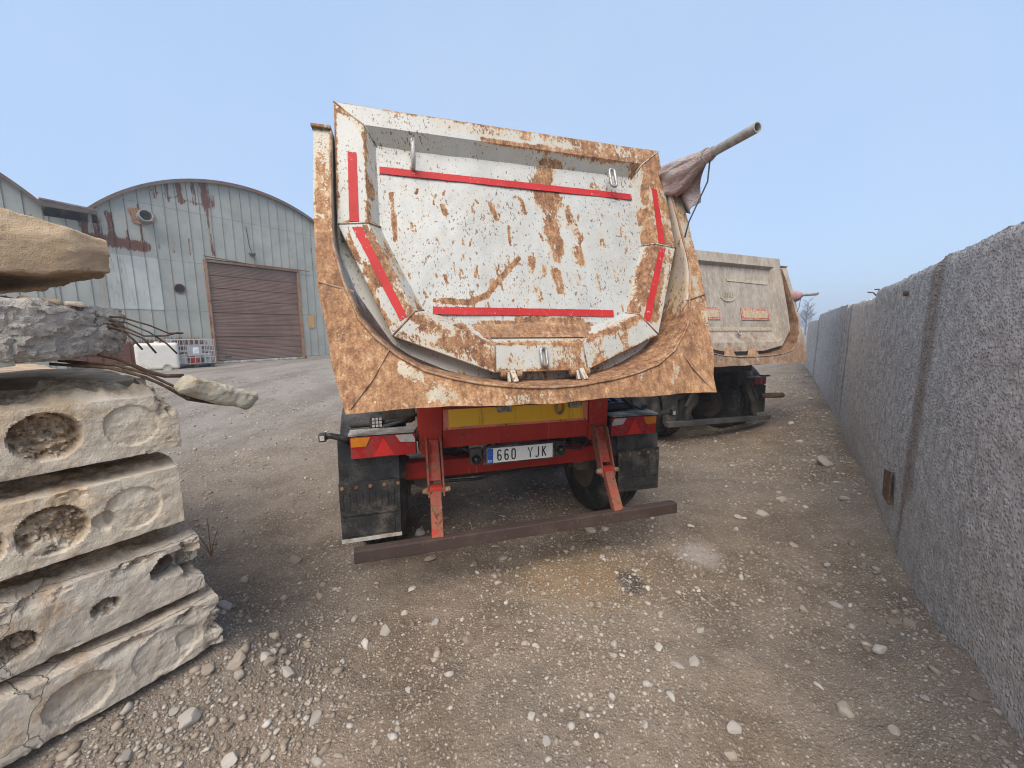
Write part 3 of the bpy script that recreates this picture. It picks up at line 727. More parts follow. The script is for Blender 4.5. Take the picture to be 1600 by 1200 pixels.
# ================================================================== THE RED TIPPER TRAILER
T_AZ = -16.5
trailer = thing('tipper_trailer', 'rusty grey tipper trailer with red chassis and number plate 660 YJK', 'trailer', (0.0495, 2.865, 0), -R(T_AZ))
FLP = (-1.341, .453); TGP = (-1.036, .353)
FI = [(1.197, 2.946), (1.195, 2.57), (1.19, 2.31), (1.180, 2.21), (1.128, 2.006), (1.054, 1.81), (.974, 1.71), (.866, 1.615), (.729, 1.533), (.583, 1.489), (.415, 1.453), (.2, 1.428), (0, 1.42)]
FO = [(1.293, 2.948), (1.288, 2.57), (1.278, 2.31), (1.270, 2.2), (1.258, 1.98), (1.216, 1.77), (1.182, 1.56), (1.12, 1.34), (.85, 1.345), (.62, 1.345), (.42, 1.34), (.2, 1.335), (0, 1.333)]
fr_l = strokes([(-1.25, 2.75, -1.25, 2.45, .03, .75), (-1.2, 2.9, -1.2, 2.3, .025, .6), (1.25, 2.9, 1.25, 2.3, .05, .55)], 0)
def rust_flange(P):
    z = P[:, 2]; v = .14 + .60 * sstep(2.66, 2.16, z)
    v = np.maximum(v, fr_l(P))
    pale = strokes([(-.74, 1.44, -.60, 1.40, .035, 1), (-.84, 1.55, -.76, 1.50, .03, 1), (.82, 1.43, .86, 1.50, .024, 1), (1.20, 2.1, 1.21, 1.95, .03, .8), (.1, 1.37, -.6, 1.36, .025, .5), (1.22, 1.9, 1.2, 1.75, .03, .7)], 0)(P)
    return v - .42 * pale
def rust_tub(P):
    return .30 + .45 * sstep(2.2, 1.6, P[:, 2])
tipper_tail(trailer, FI, FO, FLP, 6.2, M_FLANGE, M_TUB, rust_flange, rust_tub, 2.948, .009, 4)
# weld lines across the tail plate
for s in (-1, 1):
    m = MB(); m.tube([plane_pt(s * .905, 1.645, FLP, -.004), plane_pt(s * .99, 1.50, FLP, -.004), plane_pt(s * 1.10, 1.36, FLP, -.004)], .006, 5); m.build('weld_seam', M_RUSTPALE, trailer)
    m = MB(); m.tube([plane_pt(s * 1.075, 1.95, FLP, -.004), plane_pt(s * 1.25, 2.0, FLP, -.004)], .005, 5); m.build('weld_seam', M_RUSTPALE, trailer)

# ---- tailgate
TO = [(1.183, 3.147), (1.170, 2.356), (.889, 1.712), (.306, 1.490)]
TM = [(1.005, 3.013), (.997, 2.378), (.758, 1.856), (.293, 1.666)]
TI = [(.939, 2.913), (.933, 2.377), (.700, 1.867), (.409, 1.780)]
BPH = [(1.19, 3.12), (1.19, 2.3), (1.16, 2.17), (1.085, 1.97), (.89, 1.665), (.79, 1.595), (.575, 1.50), (.33, 1.437), (0, 1.42)]
REC = .085
pts = [plane_pt(x, z, TGP, .115) for x, z in mirror(BPH)]
zs = np.linspace(1.425, 3.12, 80); hw = np.interp(zs, [p[1] for p in BPH][::-1], [p[0] for p in BPH][::-1])
G = np.array([[plane_pt(w * t, z, TGP, .115) for t in np.linspace(-1, 1, 90)] for w, z in zip(hw, zs)])
m = MB(); m.grid(G.transpose(1, 0, 2)); Gb = G.copy(); Gb[..., 1] += .02; m.grid(Gb)
for a in (0, -1): m.grid(np.stack([G[a], Gb[a]])); m.grid(np.stack([G[:, a], Gb[:, a]]))
tailgate = m.build('tailgate', M_PAINT2, trailer, rust=lambda P: .16 + .25 * sstep(1.62, 1.44, P[:, 2]) + .10 * (P[:, 0] > .4), label='grey tailgate with rust patches and red reflective tape')
# recessed main panel
pz = np.linspace(1.755, 2.925, 150); pw = np.interp(pz, [1.755, 1.78, 1.867, 2.377, 2.913, 2.93], [.44, .46, .74, .955, .957, .957])
PS = [(.235, 3.0, .215, 2.78, .055, 1.0), (.19, 2.78, .23, 2.66, .085, .98), (.20, 2.62, .25, 2.50, .05, .85), (.215, 2.50, .235, 2.32, .055, 1.05), (.235, 2.40, .225, 2.24, .035, .95), (.34, 2.62, .42, 2.40, .035, .62), (.37, 2.50, .43, 2.38, .02, .72), (.395, 2.31, .41, 2.23, .036, .95), (.20, 2.14, .225, 2.02, .034, .92), (.13, 2.17, .12, 2.12, .022, .8), (.05, 2.24, .02, 2.14, .026, .75),
      (-.62, 1.930, -.42, 1.918, .018, 1.0), (-.42, 1.918, -.30, 1.965, .020, 1.0), (-.30, 1.965, -.19, 2.09, .018, .95), (-.19, 2.09, -.05, 2.225, .017, .95), (-.26, 2.02, -.25, 2.06, .02, .8),
      (-.862, 2.60, -.848, 2.30, .015, 1.05), (-.10, 2.45, -.10, 2.32, .010, .8), (-.54, 2.55, -.53, 2.50, .018, .85), (-.75, 2.43, -.74, 2.36, .010, .6), (-.22, 2.60, -.18, 2.50, .02, .62), (.0, 2.66, .03, 2.56, .02, .62), (.60, 2.45, .62, 2.35, .012, .7), (.52, 2.14, .53, 2.02, .012, .7), (.66, 2.20, .68, 2.12, .016, .6), (.30, 2.12, .31, 2.06, .014, .7), (-.10, 2.80, .6, 2.74, .012, .45), (.72, 2.80, .78, 2.74, .02, .8), (.60, 2.82, .63, 2.78, .03, .75),
      (-.10, 1.805, .34, 1.80, .030, .95), (-.35, 1.79, .42, 1.782, .018, .9), (.05, 2.02, .07, 1.94, .025, .55), (-.05, 1.95, .0, 1.87, .03, .45), (.75, 1.98, .8, 2.1, .03, .5), (-.36, 2.09, -.35, 2.16, .012, .7)]
r2 = random.Random(12)
for k in range(95):
    x = r2.uniform(-.8, .85); z = r2.uniform(1.9, 2.72); l = r2.uniform(.008, .05); PS.append((x, z, x + r2.uniform(-.015, .015), z - l, r2.uniform(.004, .011), r2.uniform(.55, .85)))
G = np.array([[plane_pt(w * t, z, TGP, REC) for t in np.linspace(-1, 1, 240)] for w, z in zip(pw, pz)])
q = G.reshape(-1, 3)[:, [0, 2]]
G[..., 1] += (.010 * fbm(q * 1.7, 3, 5) + .004 * fbm(q * 8, 3, 6)).reshape(G.shape[:2])
m = MB(); m.grid(G.transpose(1, 0, 2)); Gb = G[::6, ::8].copy(); Gb[..., 1] += .012; m.grid(Gb)
m.build('main_panel', M_PAINT, tailgate, rust=strokes(PS, .06))
# frame beams
FS_TOP = strokes([(.20, 3.13, 1.16, 3.13, .035, .85), (.55, 3.1, 1.1, 3.08, .07, .80), (-.25, 3.03, 1.0, 3.02, .022, 1.0), (.2, 3.035, .95, 3.03, .045, .72), (-.9, 3.14, .3, 3.14, .016, .75), (-.3, 3.10, .1, 3.10, .03, .55), (.21, 2.95, .33, 2.93, .035, .95), (.42, 2.93, .45, 2.925, .025, .85), (1.0, 3.0, 1.15, 3.1, .09, .95), (-.55, 3.10, -.25, 3.08, .03, .5)], .05)
FS_L = strokes([(-1.15, 3.1, -1.05, 3.05, .03, .75), (-1.01, 3.0, -1.0, 2.70, .016, .95), (-.99, 2.66, -.98, 2.56, .03, .85), (-1.0, 2.50, -1.0, 2.39, .015, .95), (-1.17, 3.1, -1.165, 2.4, .012, .85), (-1.12, 2.5, -1.13, 2.40, .025, .5), (-1.15, 2.37, -.95, 2.38, .012, .9), (-.95, 2.8, -.95, 2.4, .010, .6), (-1.06, 3.03, -1.02, 2.98, .03, .8)], .05)
FS_R = strokes([(1.14, 3.1, 1.10, 2.9, .10, 1.0), (1.15, 2.9, 1.15, 2.4, .045, .80), (1.02, 3.0, 1.0, 2.7, .022, .90), (1.02, 2.7, 1.02, 2.4, .035, .85), (.98, 2.62, .97, 2.56, .035, .95), (1.10, 2.5, 1.08, 2.4, .04, .9), (.97, 2.40, 1.17, 2.37, .035, .95), (.97, 2.5, .96, 2.4, .025, .8)], .15)
FS_LD = strokes([(-1.02, 2.33, -.78, 1.83, .030, .95), (-.95, 2.2, -.88, 2.02, .045, .85), (-.93, 2.02, -.98, 2.08, .05, .95), (-1.10, 2.25, -1.08, 2.15, .025, .85), (-1.0, 2.0, -.91, 1.78, .018, .85), (-1.12, 2.3, -1.0, 2.05, .012, .8), (-.93, 2.3, -.72, 1.86, .012, .7), (-.9, 1.78, -.82, 1.78, .04, .5)], .12)
FS_RD = strokes([(1.05, 2.34, .85, 1.85, .050, .85), (.98, 2.33, .76, 1.88, .04, .92), (1.14, 2.3, 1.0, 1.95, .028, .75), (.95, 2.1, .87, 1.86, .05, .6)], .17)
FS_LB = strokes([(-.82, 1.83, -.30, 1.66, .020, .95), (-.70, 1.78, -.55, 1.68, .05, .80), (-.5, 1.72, -.4, 1.62, .06, .82), (-.85, 1.72, -.35, 1.53, .014, .8), (-.36, 1.62, -.33, 1.55, .04, .85), (-.6, 1.64, -.5, 1.60, .03, .6)], .20)
FS_RB = strokes([(.78, 1.84, .34, 1.68, .020, .95), (.55, 1.73, .72, 1.80, .02, .9), (.34, 1.6, .42, 1.66, .02, .8), (.42, 1.60, .40, 1.56, .025, .8), (.85, 1.70, .35, 1.52, .014, .85), (.62, 1.69, .61, 1.66, .03, .8)], .17)
FS_B = strokes([(-.30, 1.665, .30, 1.665, .014, .95), (-.28, 1.50, .30, 1.50, .016, .95), (-.2, 1.56, -.12, 1.53, .025, .75), (.08, 1.62, .2, 1.60, .04, .62), (.1, 1.55, .25, 1.53, .04, .72), (.25, 1.64, .25, 1.55, .03, .6), (-.25, 1.77, .28, 1.77, .05, .95)], .14)
full = lambda L: [(-x, z) for x, z in L] + [(x, z) for x, z in L[::-1]]
O, Mi, I = full(TO), full(TM), full(TI)          # TL LJ LL BL BR RL RJ TR
segs = [(0, 1, FS_L, M_PAINT2), (1, 2, FS_LD, M_PAINT2), (2, 3, FS_LB, M_PAINT2), (3, 4, FS_B, M_PAINT2), (4, 5, FS_RB, M_PAINT2), (5, 6, FS_RD, M_PAINT2), (6, 7, FS_R, M_PAINT2), (7, 0, FS_TOP, M_PAINT2)]
for a, b, fs, mt in segs:
    beam_mesh(O[a], O[b], Mi[a], Mi[b], I[a], I[b], TGP, REC, .112).build('frame_beam', mt, tailgate, rust=fs)
for k in range(8):
    w = MB(); w.tube([plane_pt(*O[k], TGP, -.001), plane_pt(*Mi[k], TGP, -.002), plane_pt(*I[k], TGP, REC)], .0055, 5); w.build('weld_seam', M_RUSTPALE if k in (2, 3, 4, 5) else M_PAINT2, tailgate, smooth=True, rust=.45)
# top edge: jagged crust on the beam
w = MB(); w.tube([plane_pt(x, 3.148, TGP, .02) for x in np.linspace(-1.18, 1.18, 30)], [.006 + .006 * abs(fbm(np.array([[x * 9, 3.0]]), 3, 2)[0]) for x in np.linspace(-1.18, 1.18, 30)], 5); w.build('top_bead', M_RUSTPALE, tailgate, smooth=True)
# lower rusty fillet strip under the panel
w = MB(); w.grid(np.array([[plane_pt(x, z + .006 * math.sin(9 * x + 1) * (1 if k == 0 else 0), TGP, o) for x in np.linspace(-.40, .40, 40)] for k, (z, o) in enumerate([(1.79, REC - .004), (1.768, REC - .028), (1.735, REC - .034), (1.70, REC - .070)])])); w.build('fillet_strip', M_RUST, tailgate)
def tape(quad, off):
    a, b, c, d = [np.array(p) for p in quad]; n = max(6, int(np.linalg.norm(b - a) / .025)); P = []
    for row, (p, q2) in enumerate(((a, b), (d, c))):
        r_ = []
        for i in range(n + 1):
            t = i / n; p_ = p + (q2 - p) * t; jit = .0022 * fbm(np.array([[t * 30, row * 7.0 + a[0] * 5]]), 3, 8)[0]
            r_.append(plane_pt(p_[0] + jit, p_[1] + jit, TGP, off))
        P.append(r_)
    m = MB(); P = np.array(P); m.grid(P); Q = P.copy(); Q[..., 1] += .002; m.grid(Q[::-1]); m.build('reflective_tape', M_TAPE, tailgate)
tape([(-1.056, 2.822), (-1.051, 2.381), (-1.104, 2.376), (-1.107, 2.82)], -.004)
tape([(-1.038, 2.350), (-.803, 1.826), (-.843, 1.800), (-1.090, 2.342)], -.004)
tape([(1.052, 2.821), (1.025, 2.383), (1.078, 2.382), (1.096, 2.811)], -.004)
tape([(1.023, 2.344), (.783, 1.814), (.836, 1.806), (1.073, 2.342)], -.004)
tape([(-.928, 2.779), (.917, 2.786), (.915, 2.738), (-.929, 2.732)], REC - .0105)
tape([(-.645, 1.889), (.606, 1.885), (.604, 1.839), (-.648, 1.842)], REC - .0105)
M_STEEL = m_plain('worn_steel', (.42, .41, .39), .42, .55, .25, 30, .001, (.22, .12, .06), .35)
def ring(parent, x, z0, z1, off, w=.03, r=.009, mat=None, name='lashing_ring'):
    zc, hh = (z0 + z1) / 2, (z1 - z0) / 2 - w / 2
    P = []
    for t in np.linspace(0, 2 * math.pi, 25)[:-1]:
        zz = zc + (hh if math.sin(t) > 0 else -hh) + w / 2 * math.sin(t); P.append(plane_pt(x + w / 2 * math.cos(t), zz, TGP, off))
    m = MB(); m.tube(P, r, 7, closed=True); return m.build(name, mat or M_STEEL, parent, smooth=True)
m = MB(); m.tube([plane_pt(-.722, 2.96, TGP, .04), plane_pt(-.718, 2.95, TGP, -.015), plane_pt(-.718, 2.82, TGP, -.01), plane_pt(-.718, 2.79, TGP, .05), plane_pt(-.718, 2.785, TGP, .09)], .014, 8); m.build('lashing_bar', M_PAINT2, tailgate, smooth=True, rust=.2)
ring(tailgate, .725, 2.80, 2.935, .0, .045, .011)
ring(tailgate, .01, 1.525, 1.635, -.018, .036, .010)
for x in (-.215, .238):
    hk = MB()
    for dx in (-.05, .05): hk.lathe([(-.016, .022), (.016, .022)], 'x', plane_pt(x + dx, 1.485, TGP, -.02), 12)
    hk.box(x - .07, x + .07, TGP[0] + TGP[1] * 1.5 - .03, TGP[0] + TGP[1] * 1.5 + .05, 1.492, 1.508)
    h_ = hk.build('latch_bracket', M_RUSTPALE, tailgate, bevel=.003)
    hk = MB(); y0 = TGP[0] + TGP[1] * 1.47
    hk.beam((x + .005, y0 - .02, 1.50), (x + .015, y0 - .075, 1.437), .03, .035, (0, 1, 0)); hk.beam((x - .02, y0 - .01, 1.49), (x - .016, y0 - .04, 1.435), .018, .03, (0, 1, 0))
    hk.build('latch_hook', M_PAINT2, tailgate, rust=.4, bevel=.004)

# ---- chassis
def m_red():
    n = NT('red_chassis_paint'); a = n.noise(13, 8, .74, n.mapping((1, 1, .6))); b = n.noise(48, 4, .68)
    r = n.attr('rust')
    c = n.mix(n.rng(n.noise(2.2, 4, .6), .35, .65), (.37, .021, .012), (.46, .034, .018))
    v = n.math('ADD', r, n.math('ADD', n.math('MULTIPLY', n.math('SUBTRACT', a, .5), 1.1), n.math('MULTIPLY', n.math('SUBTRACT', b, .5), .5)))
    c = n.mix(n.rng(v, .30, .62, 0, .75), c, (.27, .15, .10)); f = n.rng(v, .58, .64)
    c = n.mix(f, c, rust_color(n, None, .55))
    streak = n.rng(n.noise(16, 4, .6, n.mapping((2.2, 1, .12))), .60, .72, 0, .5)
    c = n.mix(streak, c, (.42, .22, .17))
    return n.fin(c, n.rng(v, .1, .6, .52, .9), n.bump(b, .0016), spec=.3)
M_RED = m_red()
M_BLACK = m_plain('black_plastic', (.020, .021, .023), .5, 0, .4, 10, .0015, (.12, .105, .09), .28)
M_BLKST = m_plain('black_steel', (.022, .021, .020), .6, 0, .4, 9, .002, (.10, .075, .055), .45)
M_RUBBER = m_plain('dusty_rubber', (.026, .025, .024), .75, 0, .3, 12, .002, (.15, .125, .10), .12)
m = MB(); 
for s in (-1, 1): m.box(s * .46 - .05, s * .46 + .05, .10, 6.6, .93, 1.20)
m.build('chassis_rail', M_RED, trailer, rust=.25, bevel=.006)
m = MB()
for y in (1.2, 2.4, 3.6, 5.0): m.box(-.41, .41, y, y + .12, .98, 1.16)
m.build('cross_member', M_RED, trailer, rust=.3, bevel=.006)
cb = MB().box(-.578, .578, -.025, .09, .900, 1.20).build('rear_crossbeam', M_RED, trailer, rust=.24, bevel=.006)
bp = MB().box(-.572, .565, -.034, -.0275, 1.036, 1.185).build('marking_board', m_plain('faded_red_border', (.74, .20, .13), .5, 0, .15, 8, .001, (.4, .2, .12), .25), cb, bevel=.001)
def m_yellow():
    n = NT('yellow_reflector'); s = n.noise(9, 6, .7, n.mapping((2.2, 1, .16)))
    c = n.mix(n.rng(n.noise(3, 4, .6), .3, .7), (.84, .44, .010), (.90, .52, .016)); c = n.mix(n.rng(s, .54, .72, 0, .7), c, (.30, .16, .04))
    c = n.mix(n.rng(n.noise(24, 3, .6), .74, .78, 0, .9), c, (.75, .70, .60))
    return n.fin(c, .42, n.bump(s, .0006))
MB().box(-.535, .522, -.0395, -.0345, 1.056, 1.184).build('yellow_field', m_yellow(), cb)
for x in (-.55, -.11, .33, .54): MB().lathe([(0, .007), (-.006, .006)], 'y', (x, -.036, 1.046), 8).build('rivet', M_DARKRUST, cb)
MB().lathe([(0, .012), (-.01, .011)], 'y', (-.43, -.027, .985), 8).build('bolt_head', M_DARKRUST, cb)
tw = MB(); tw.tube([(.315 + .030 * math.cos(t), -.055, 1.15 + .045 * math.sin(t)) for t in np.linspace(0, 6.28, 17)[:-1]], .010, 7, closed=True); tw.build('tow_hook', M_RUSTPALE, cb, smooth=True)
for x in (-.13, .44):
    tw = MB(); tw.box(x - .05, x + .05, -.09, -.04, 1.15, 1.20); tw.build('hinge_lug', M_STEEL, cb, bevel=.006)
lb = MB().box(-.90, .90, .15, .26, .620, .752).build('axle_beam', M_RED, trailer, rust=.26, bevel=.006)
for s in (-1, 1):
    m = MB(); prof = []
    for k in range(7): prof += [(.66 + k * .028, .105), (.674 + k * .028, .118)]
    m.lathe(prof, 'z', (s * .43, .42, 0), 20); m.build('air_spring', M_RUBBER, trailer, smooth=True)
    MB().beam((s * .62, .2, .60), (s * .62, .2, .70), .03, .05).build('bracket', M_RED, trailer, rust=.45)
M_HOLDER = m_plain('plate_holder', (.018, .018, .02), .5, 0, .3, 20, .001, (.25, .19, .14), .22)
ph = MB().box(-.288, .284, -.052, -.027, .752, .892).build('number_plate_holder', M_HOLDER, trailer, bevel=.006)
MB().box(-.16, .16, -.027, .10, .80, .90).build('holder_bracket', M_BLKST, trailer)
M_PLATE = m_plain('plate_white', (.89, .87, .80), .4, 0, .04, 40, .0004)
np_ = MB().box(-.262, .262, -.0565, -.0525, .764, .877).build('number_plate', M_PLATE, ph, bevel=.0015)
MB().box(-.2605, -.215, -.0585, -.0570, .7655, .8755).build('blue_band', m_plain('plate_blue', (.014, .105, .48), .45, 0, .06), ph)
M_INK = m_plain('plate_ink', (.008, .008, .009), .5)
def tmat(x, z, y=-.0575): return Matrix.Translation((x, y, z)) @ Matrix.Rotation(R(90), 4, 'X')
GH, GR = .078, .0050
def arcp(cx, cz, rx, rz, a0, a1, n=12): return [(cx + rx * math.cos(R(a)), cz + rz * math.sin(R(a))) for a in np.linspace(a0, a1, n)]
GLY = {'6': [[(.40, .86)] + arcp(.25, .78, .17, .22, 35, 180, 9) + [(.08, .5)] + arcp(.25, .27, .17, .27, 180, 530, 22)],
       '0': [arcp(.25, .78, .17, .22, 0, 180, 10) + arcp(.25, .22, .17, .22, 180, 360, 10) + [(.42, .78)]],
       'Y': [[(.03, 1), (.25, .48), (.47, 1)], [(.25, .48), (.25, 0)]], 'J': [[(.40, 1), (.40, .22)] + arcp(.24, .20, .16, .20, 0, -150, 9)],
       'K': [[(.10, 1), (.10, 0)], [(.44, 1), (.10, .45)], [(.19, .58), (.46, 0)]]}
def glyph(ch, x, z):
    m = MB()
    for st_ in GLY[ch]: m.tube([(x + px * GH * .98, 0, z + pz * GH) for px, pz in st_], GR, 8)
    m.v = [(a, -.0575 + b * .14, c) for a, b, c in m.v]
    m.build('plate_character', M_INK, ph)
for ch, x in zip('660', (-.185, -.130, -.075)): glyph(ch, x, .7815)
for ch, x in zip('YJK', (.058, .113, .170)): glyph(ch, x, .7815)
M_LETW = m_plain('plate_letter_white', (.75, .75, .75), .5)
text_mesh('country_letters', 'EST', M_LETW, ph, .025, tmat(-.2378, .7795, -.0592), .0004, .95)
st = MB()
for k in range(12):
    t = 2 * math.pi * k / 12; st.box(-.2378 + .0145 * math.cos(t) - .0013, -.2378 + .0145 * math.cos(t) + .0013, -.0592, -.0586, .8375 + .0145 * math.sin(t) - .0013, .8375 + .0145 * math.sin(t) + .0013)
st.build('star_ring', m_plain('star_yellow', (.55, .42, .05), .5), ph)
for x0, x1, dm in ((-.385, -.297, 1), (.292, .375, 0)):
    lb_ = MB().box(x0, x1, -.045, .0, .762, .882).build('plate_lamp', M_BLACK, trailer, bevel=.008)
    d = MB(); d.lathe([(0, .034), (-.02, .032), (-.035, .02), (-.04, .004)], 'y', ((x0 + x1) / 2, -.046, .80 if dm else .815), 14); d.build('lamp_dome', m_plain('dark_lens', (.02, .02, .02), .2), lb_, smooth=True)
# underrun bumper on folding arms
m = MB(); m.box(-1.168, 1.168, -.40, -.335, .335, .420)
M_BUMP = m_paint_rust('bumper_brown', (.058, .036, .030), .3, (.16, .11, .085), .4, .75, .4)
bmp = m.build('underrun_bar', M_BUMP, trailer, rust=.02, bevel=.008)
for s in (-1, 1):
    arm = MB(); arm.prism([(s * .578, -.03, 1.22), (s * .748, -.03, 1.22), (s * .748, -.03, .90), (s * .715, -.03, .86), (s * .600, -.03, .86), (s * .582, -.03, .90)], (0, .10, 0))
    arm_o = arm.build('bumper_arm', M_RED, trailer, rust=.30, bevel=.005)
    for dx in (-.050, .050):
        MB().prism([(s * .655 + dx, -.02, 1.00), (s * .655 + dx, -.10, .98), (s * .655 + dx, -.215, .70), (s * .655 + dx, -.235, .63), (s * .655 + dx, -.165, .62), (s * .655 + dx, -.035, .88)], (.012, 0, 0)).build('arm_cheek', M_RED, arm_o, rust=.55, bevel=.002)
    MB().beam((s * .655, -.04, .97), (s * .655, -.17, .72), .085, .03, (0, 1, 0)).build('arm_web', M_RED, arm_o, rust=.45, bevel=.003)
    MB().lathe([(-.085, .016), (-.065, .016), (-.065, .024), (.065, .024), (.065, .018), (.10, .018)], 'x', (s * .655, -.20, .665), 12).build('hinge_pin', M_RUSTPALE, arm_o, smooth=False)
    MB().lathe([(-.040, .040), (.040, .040)], 'x', (s * .655, -.20, .665), 14).build('hinge_knuckle', M_RED, arm_o, rust=.1)
    MB().beam((s * .655, -.205, .68), (s * .663, -.365, .41), .074, .05, (0, 1, 0)).build('lower_arm', M_RED, arm_o, rust=.56, bevel=.004)
# tail lights
M_LENS = m_plain('red_lens', (.42, .012, .014), .18, 0, .1, 30, .0006, (.25, .05, .04), .2)
M_AMBER = m_plain('amber_lens', (.62, .20, .012), .2, 0, .1, 30, .0006); M_CLEAR = m_plain('clear_lens', (.55, .53, .49), .25, 0, .1, 40, .0008, (.4, .35, .3), .3)
M_TRI = m_plain('red_reflector', (.66, .028, .022), .3, 0, .1, 60, .0008)
M_LEDGE = m_plain('dusty_ledge', (.36, .34, .31), .8, 0, .3, 12, .002, (.1, .09, .08), .3)
for s in (-1, 1):
    tl = MB().box(s * .762, s * 1.196, -.055, .05, .884, 1.046).build('tail_light', M_BLACK, trailer, bevel=.008)
    fx_ = lambda a: s * a
    MB().box(min(s * .768, s * 1.190), max(s * .768, s * 1.190), -.064, -.0555, .890, 1.040).build('red_lens', M_LENS, tl, bevel=.003)
    MB().prism([(fx_(1.186), -.0655, 1.034), (fx_(1.062), -.0655, 1.034), (fx_(1.092), -.0655, .972), (fx_(1.186), -.0655, .972)], (0, -.004, 0)).build('indicator_lens', M_AMBER, tl, bevel=.001)
    MB().prism([(fx_(.772), -.0655, 1.000), (fx_(.790), -.0655, 1.036), (fx_(.902), -.0655, 1.036), (fx_(.870), -.0655, .986), (fx_(.772), -.0655, .978)], (0, -.004, 0)).build('reversing_lens', M_CLEAR, tl, bevel=.001)
    MB().prism([(fx_(.978), -.0655, 1.024), (fx_(1.050), -.0655, .897), (fx_(.905), -.0655, .897)], (0, -.006, 0)).build('triangle_reflector', M_TRI, tl, bevel=.001)
    m = MB(); m.prism([(fx_(.78), -.072, 1.048), (fx_(1.20), -.072, 1.048), (fx_(1.20), .05, 1.052), (fx_(.74), .05, 1.052)], (0, 0, .012)); m.build('light_ledge', M_LEDGE, tl)
    st = MB(); st.tube([(s * 1.19, .0, .99), (s * 1.26, -.02, 1.035), (s * 1.31, -.035, 1.055), (s * 1.345, -.04, 1.052)], [.024, .022, .020, .024], 8); so = st.build('marker_stalk', M_BLACK, trailer, smooth=True)
    MB().box(s * 1.355 - .022, s * 1.355 + .022, -.075, -.015, 1.025, 1.078).build('marker_lamp', M_BLACK, so, bevel=.006)
    MB().box(s * 1.355 - .014, s * 1.355 + .014, -.079, -.0755, 1.035, 1.068).build('marker_lens', M_CLEAR, so, bevel=.002)
wl_ = MB(); wl_.beam((-1.03, .06, 1.10), (-1.03, .10, 1.105), .085, .085, (.1, 0, 1)); wo_ = wl_.build('work_lamp', M_BLACK, trailer, bevel=.006)
for i in range(3):
    for j in range(3): MB().box(-1.055 + i * .024, -1.037 + i * .024, .052, .0585, 1.07 + j * .024, 1.088 + j * .024).build('led_lens', M_CLEAR, wo_, bevel=.002)
m = MB(); m.tube([(-1.20, .10, 1.085), (-.95, .10, 1.09), (-.78, .10, 1.10)], .022, 10); m.build('support_tube', M_BLKST, trailer, smooth=True)
m = MB(); m.tube([(.78, .10, 1.09), (1.20, .10, 1.085)], .022, 10); m.build('support_tube', M_BLKST, trailer, smooth=True)
MB().box(-.98, -.76, .12, .5, 1.08, 1.20).build('valve_box', M_BLKST, trailer, bevel=.01)
# mudguards and flaps
def guard(s, root, yc, zc, rad, x0, x1, mat):
    m = MB(); P = []
    for x in (x0, x1):
        P.append([(s * x, yc - rad * math.cos(a), zc + rad * math.sin(a)) for a in np.linspace(R(8), R(172), 26)])
    a = np.array(P); m.grid(a if s > 0 else a[::-1]); return m.build('mudguard', mat, root, smooth=True, solid=.014)
for s in (-1, 1):
    guard(s, trailer, .62, .60, .585, .84, 1.285, M_BLACK)
    zt, zb = (.70, .280) if s < 0 else (.735, .370)
    up = MB().prism([(s * 1.285, .045, 1.02), (s * .885, .045, 1.02), (s * .885, .020, zt - .06), (s * 1.288, .020, zt - .06)], (0, .014, 0)).build('mudguard_back', M_BLACK, trailer, bevel=.003)
    fl = MB(); fl.prism([(s * 1.290, .004, zt), (s * .885, .004, zt - .005), (s * .890, -.012, zb + .005), (s * 1.284, -.012, zb)], (0, .012, 0))
    fo = fl.build('mud_flap', M_RUBBER, trailer, bevel=.002)
    for k in range(9):
        x = .925 + k * .042; MB().box(min(s * x, s * (x + .018)), max(s * x, s * (x + .018)), -.006, .002, zt - .20, zt - .075).build('flap_rib', M_RUBBER, fo, bevel=.003)
    MB().box(min(s * .90, s * 1.275), max(s * .90, s * 1.275), -.014, -.006, zt - .235, zt - .222).build('flap_rib', M_RUBBER, fo, bevel=.002)
    MB().prism([(s * 1.25, -.013, zt - .25), (s * .93, -.013, zt - .25), (s * .93, -.02, zb + .04), (s * 1.25, -.02, zb + .04)], (0, .004, 0)).build('flap_field', M_RUBBER, fo, bevel=.002)
    for k in range(5):
        MB().lathe([(0, .014), (-.006, .013), (-.006, .006), (-.014, .006)], 'y', (s * (.90 + k * .092), .003, zt - .035), 10).build('flap_bolt', M_RUST, fo)
    if s < 0:
        m = MB(); m.box(-1.286, -1.03, -.022, -.014, zb - .004, zb + .022); m.box(-1.03, -.886, -.028, -.020, zb + .002, zb + .026); m.build('white_strip', m_plain('white_strip', (.58, .56, .51), .6, 0, .1, 20, .001, (.3, .2, .12), .25), fo)
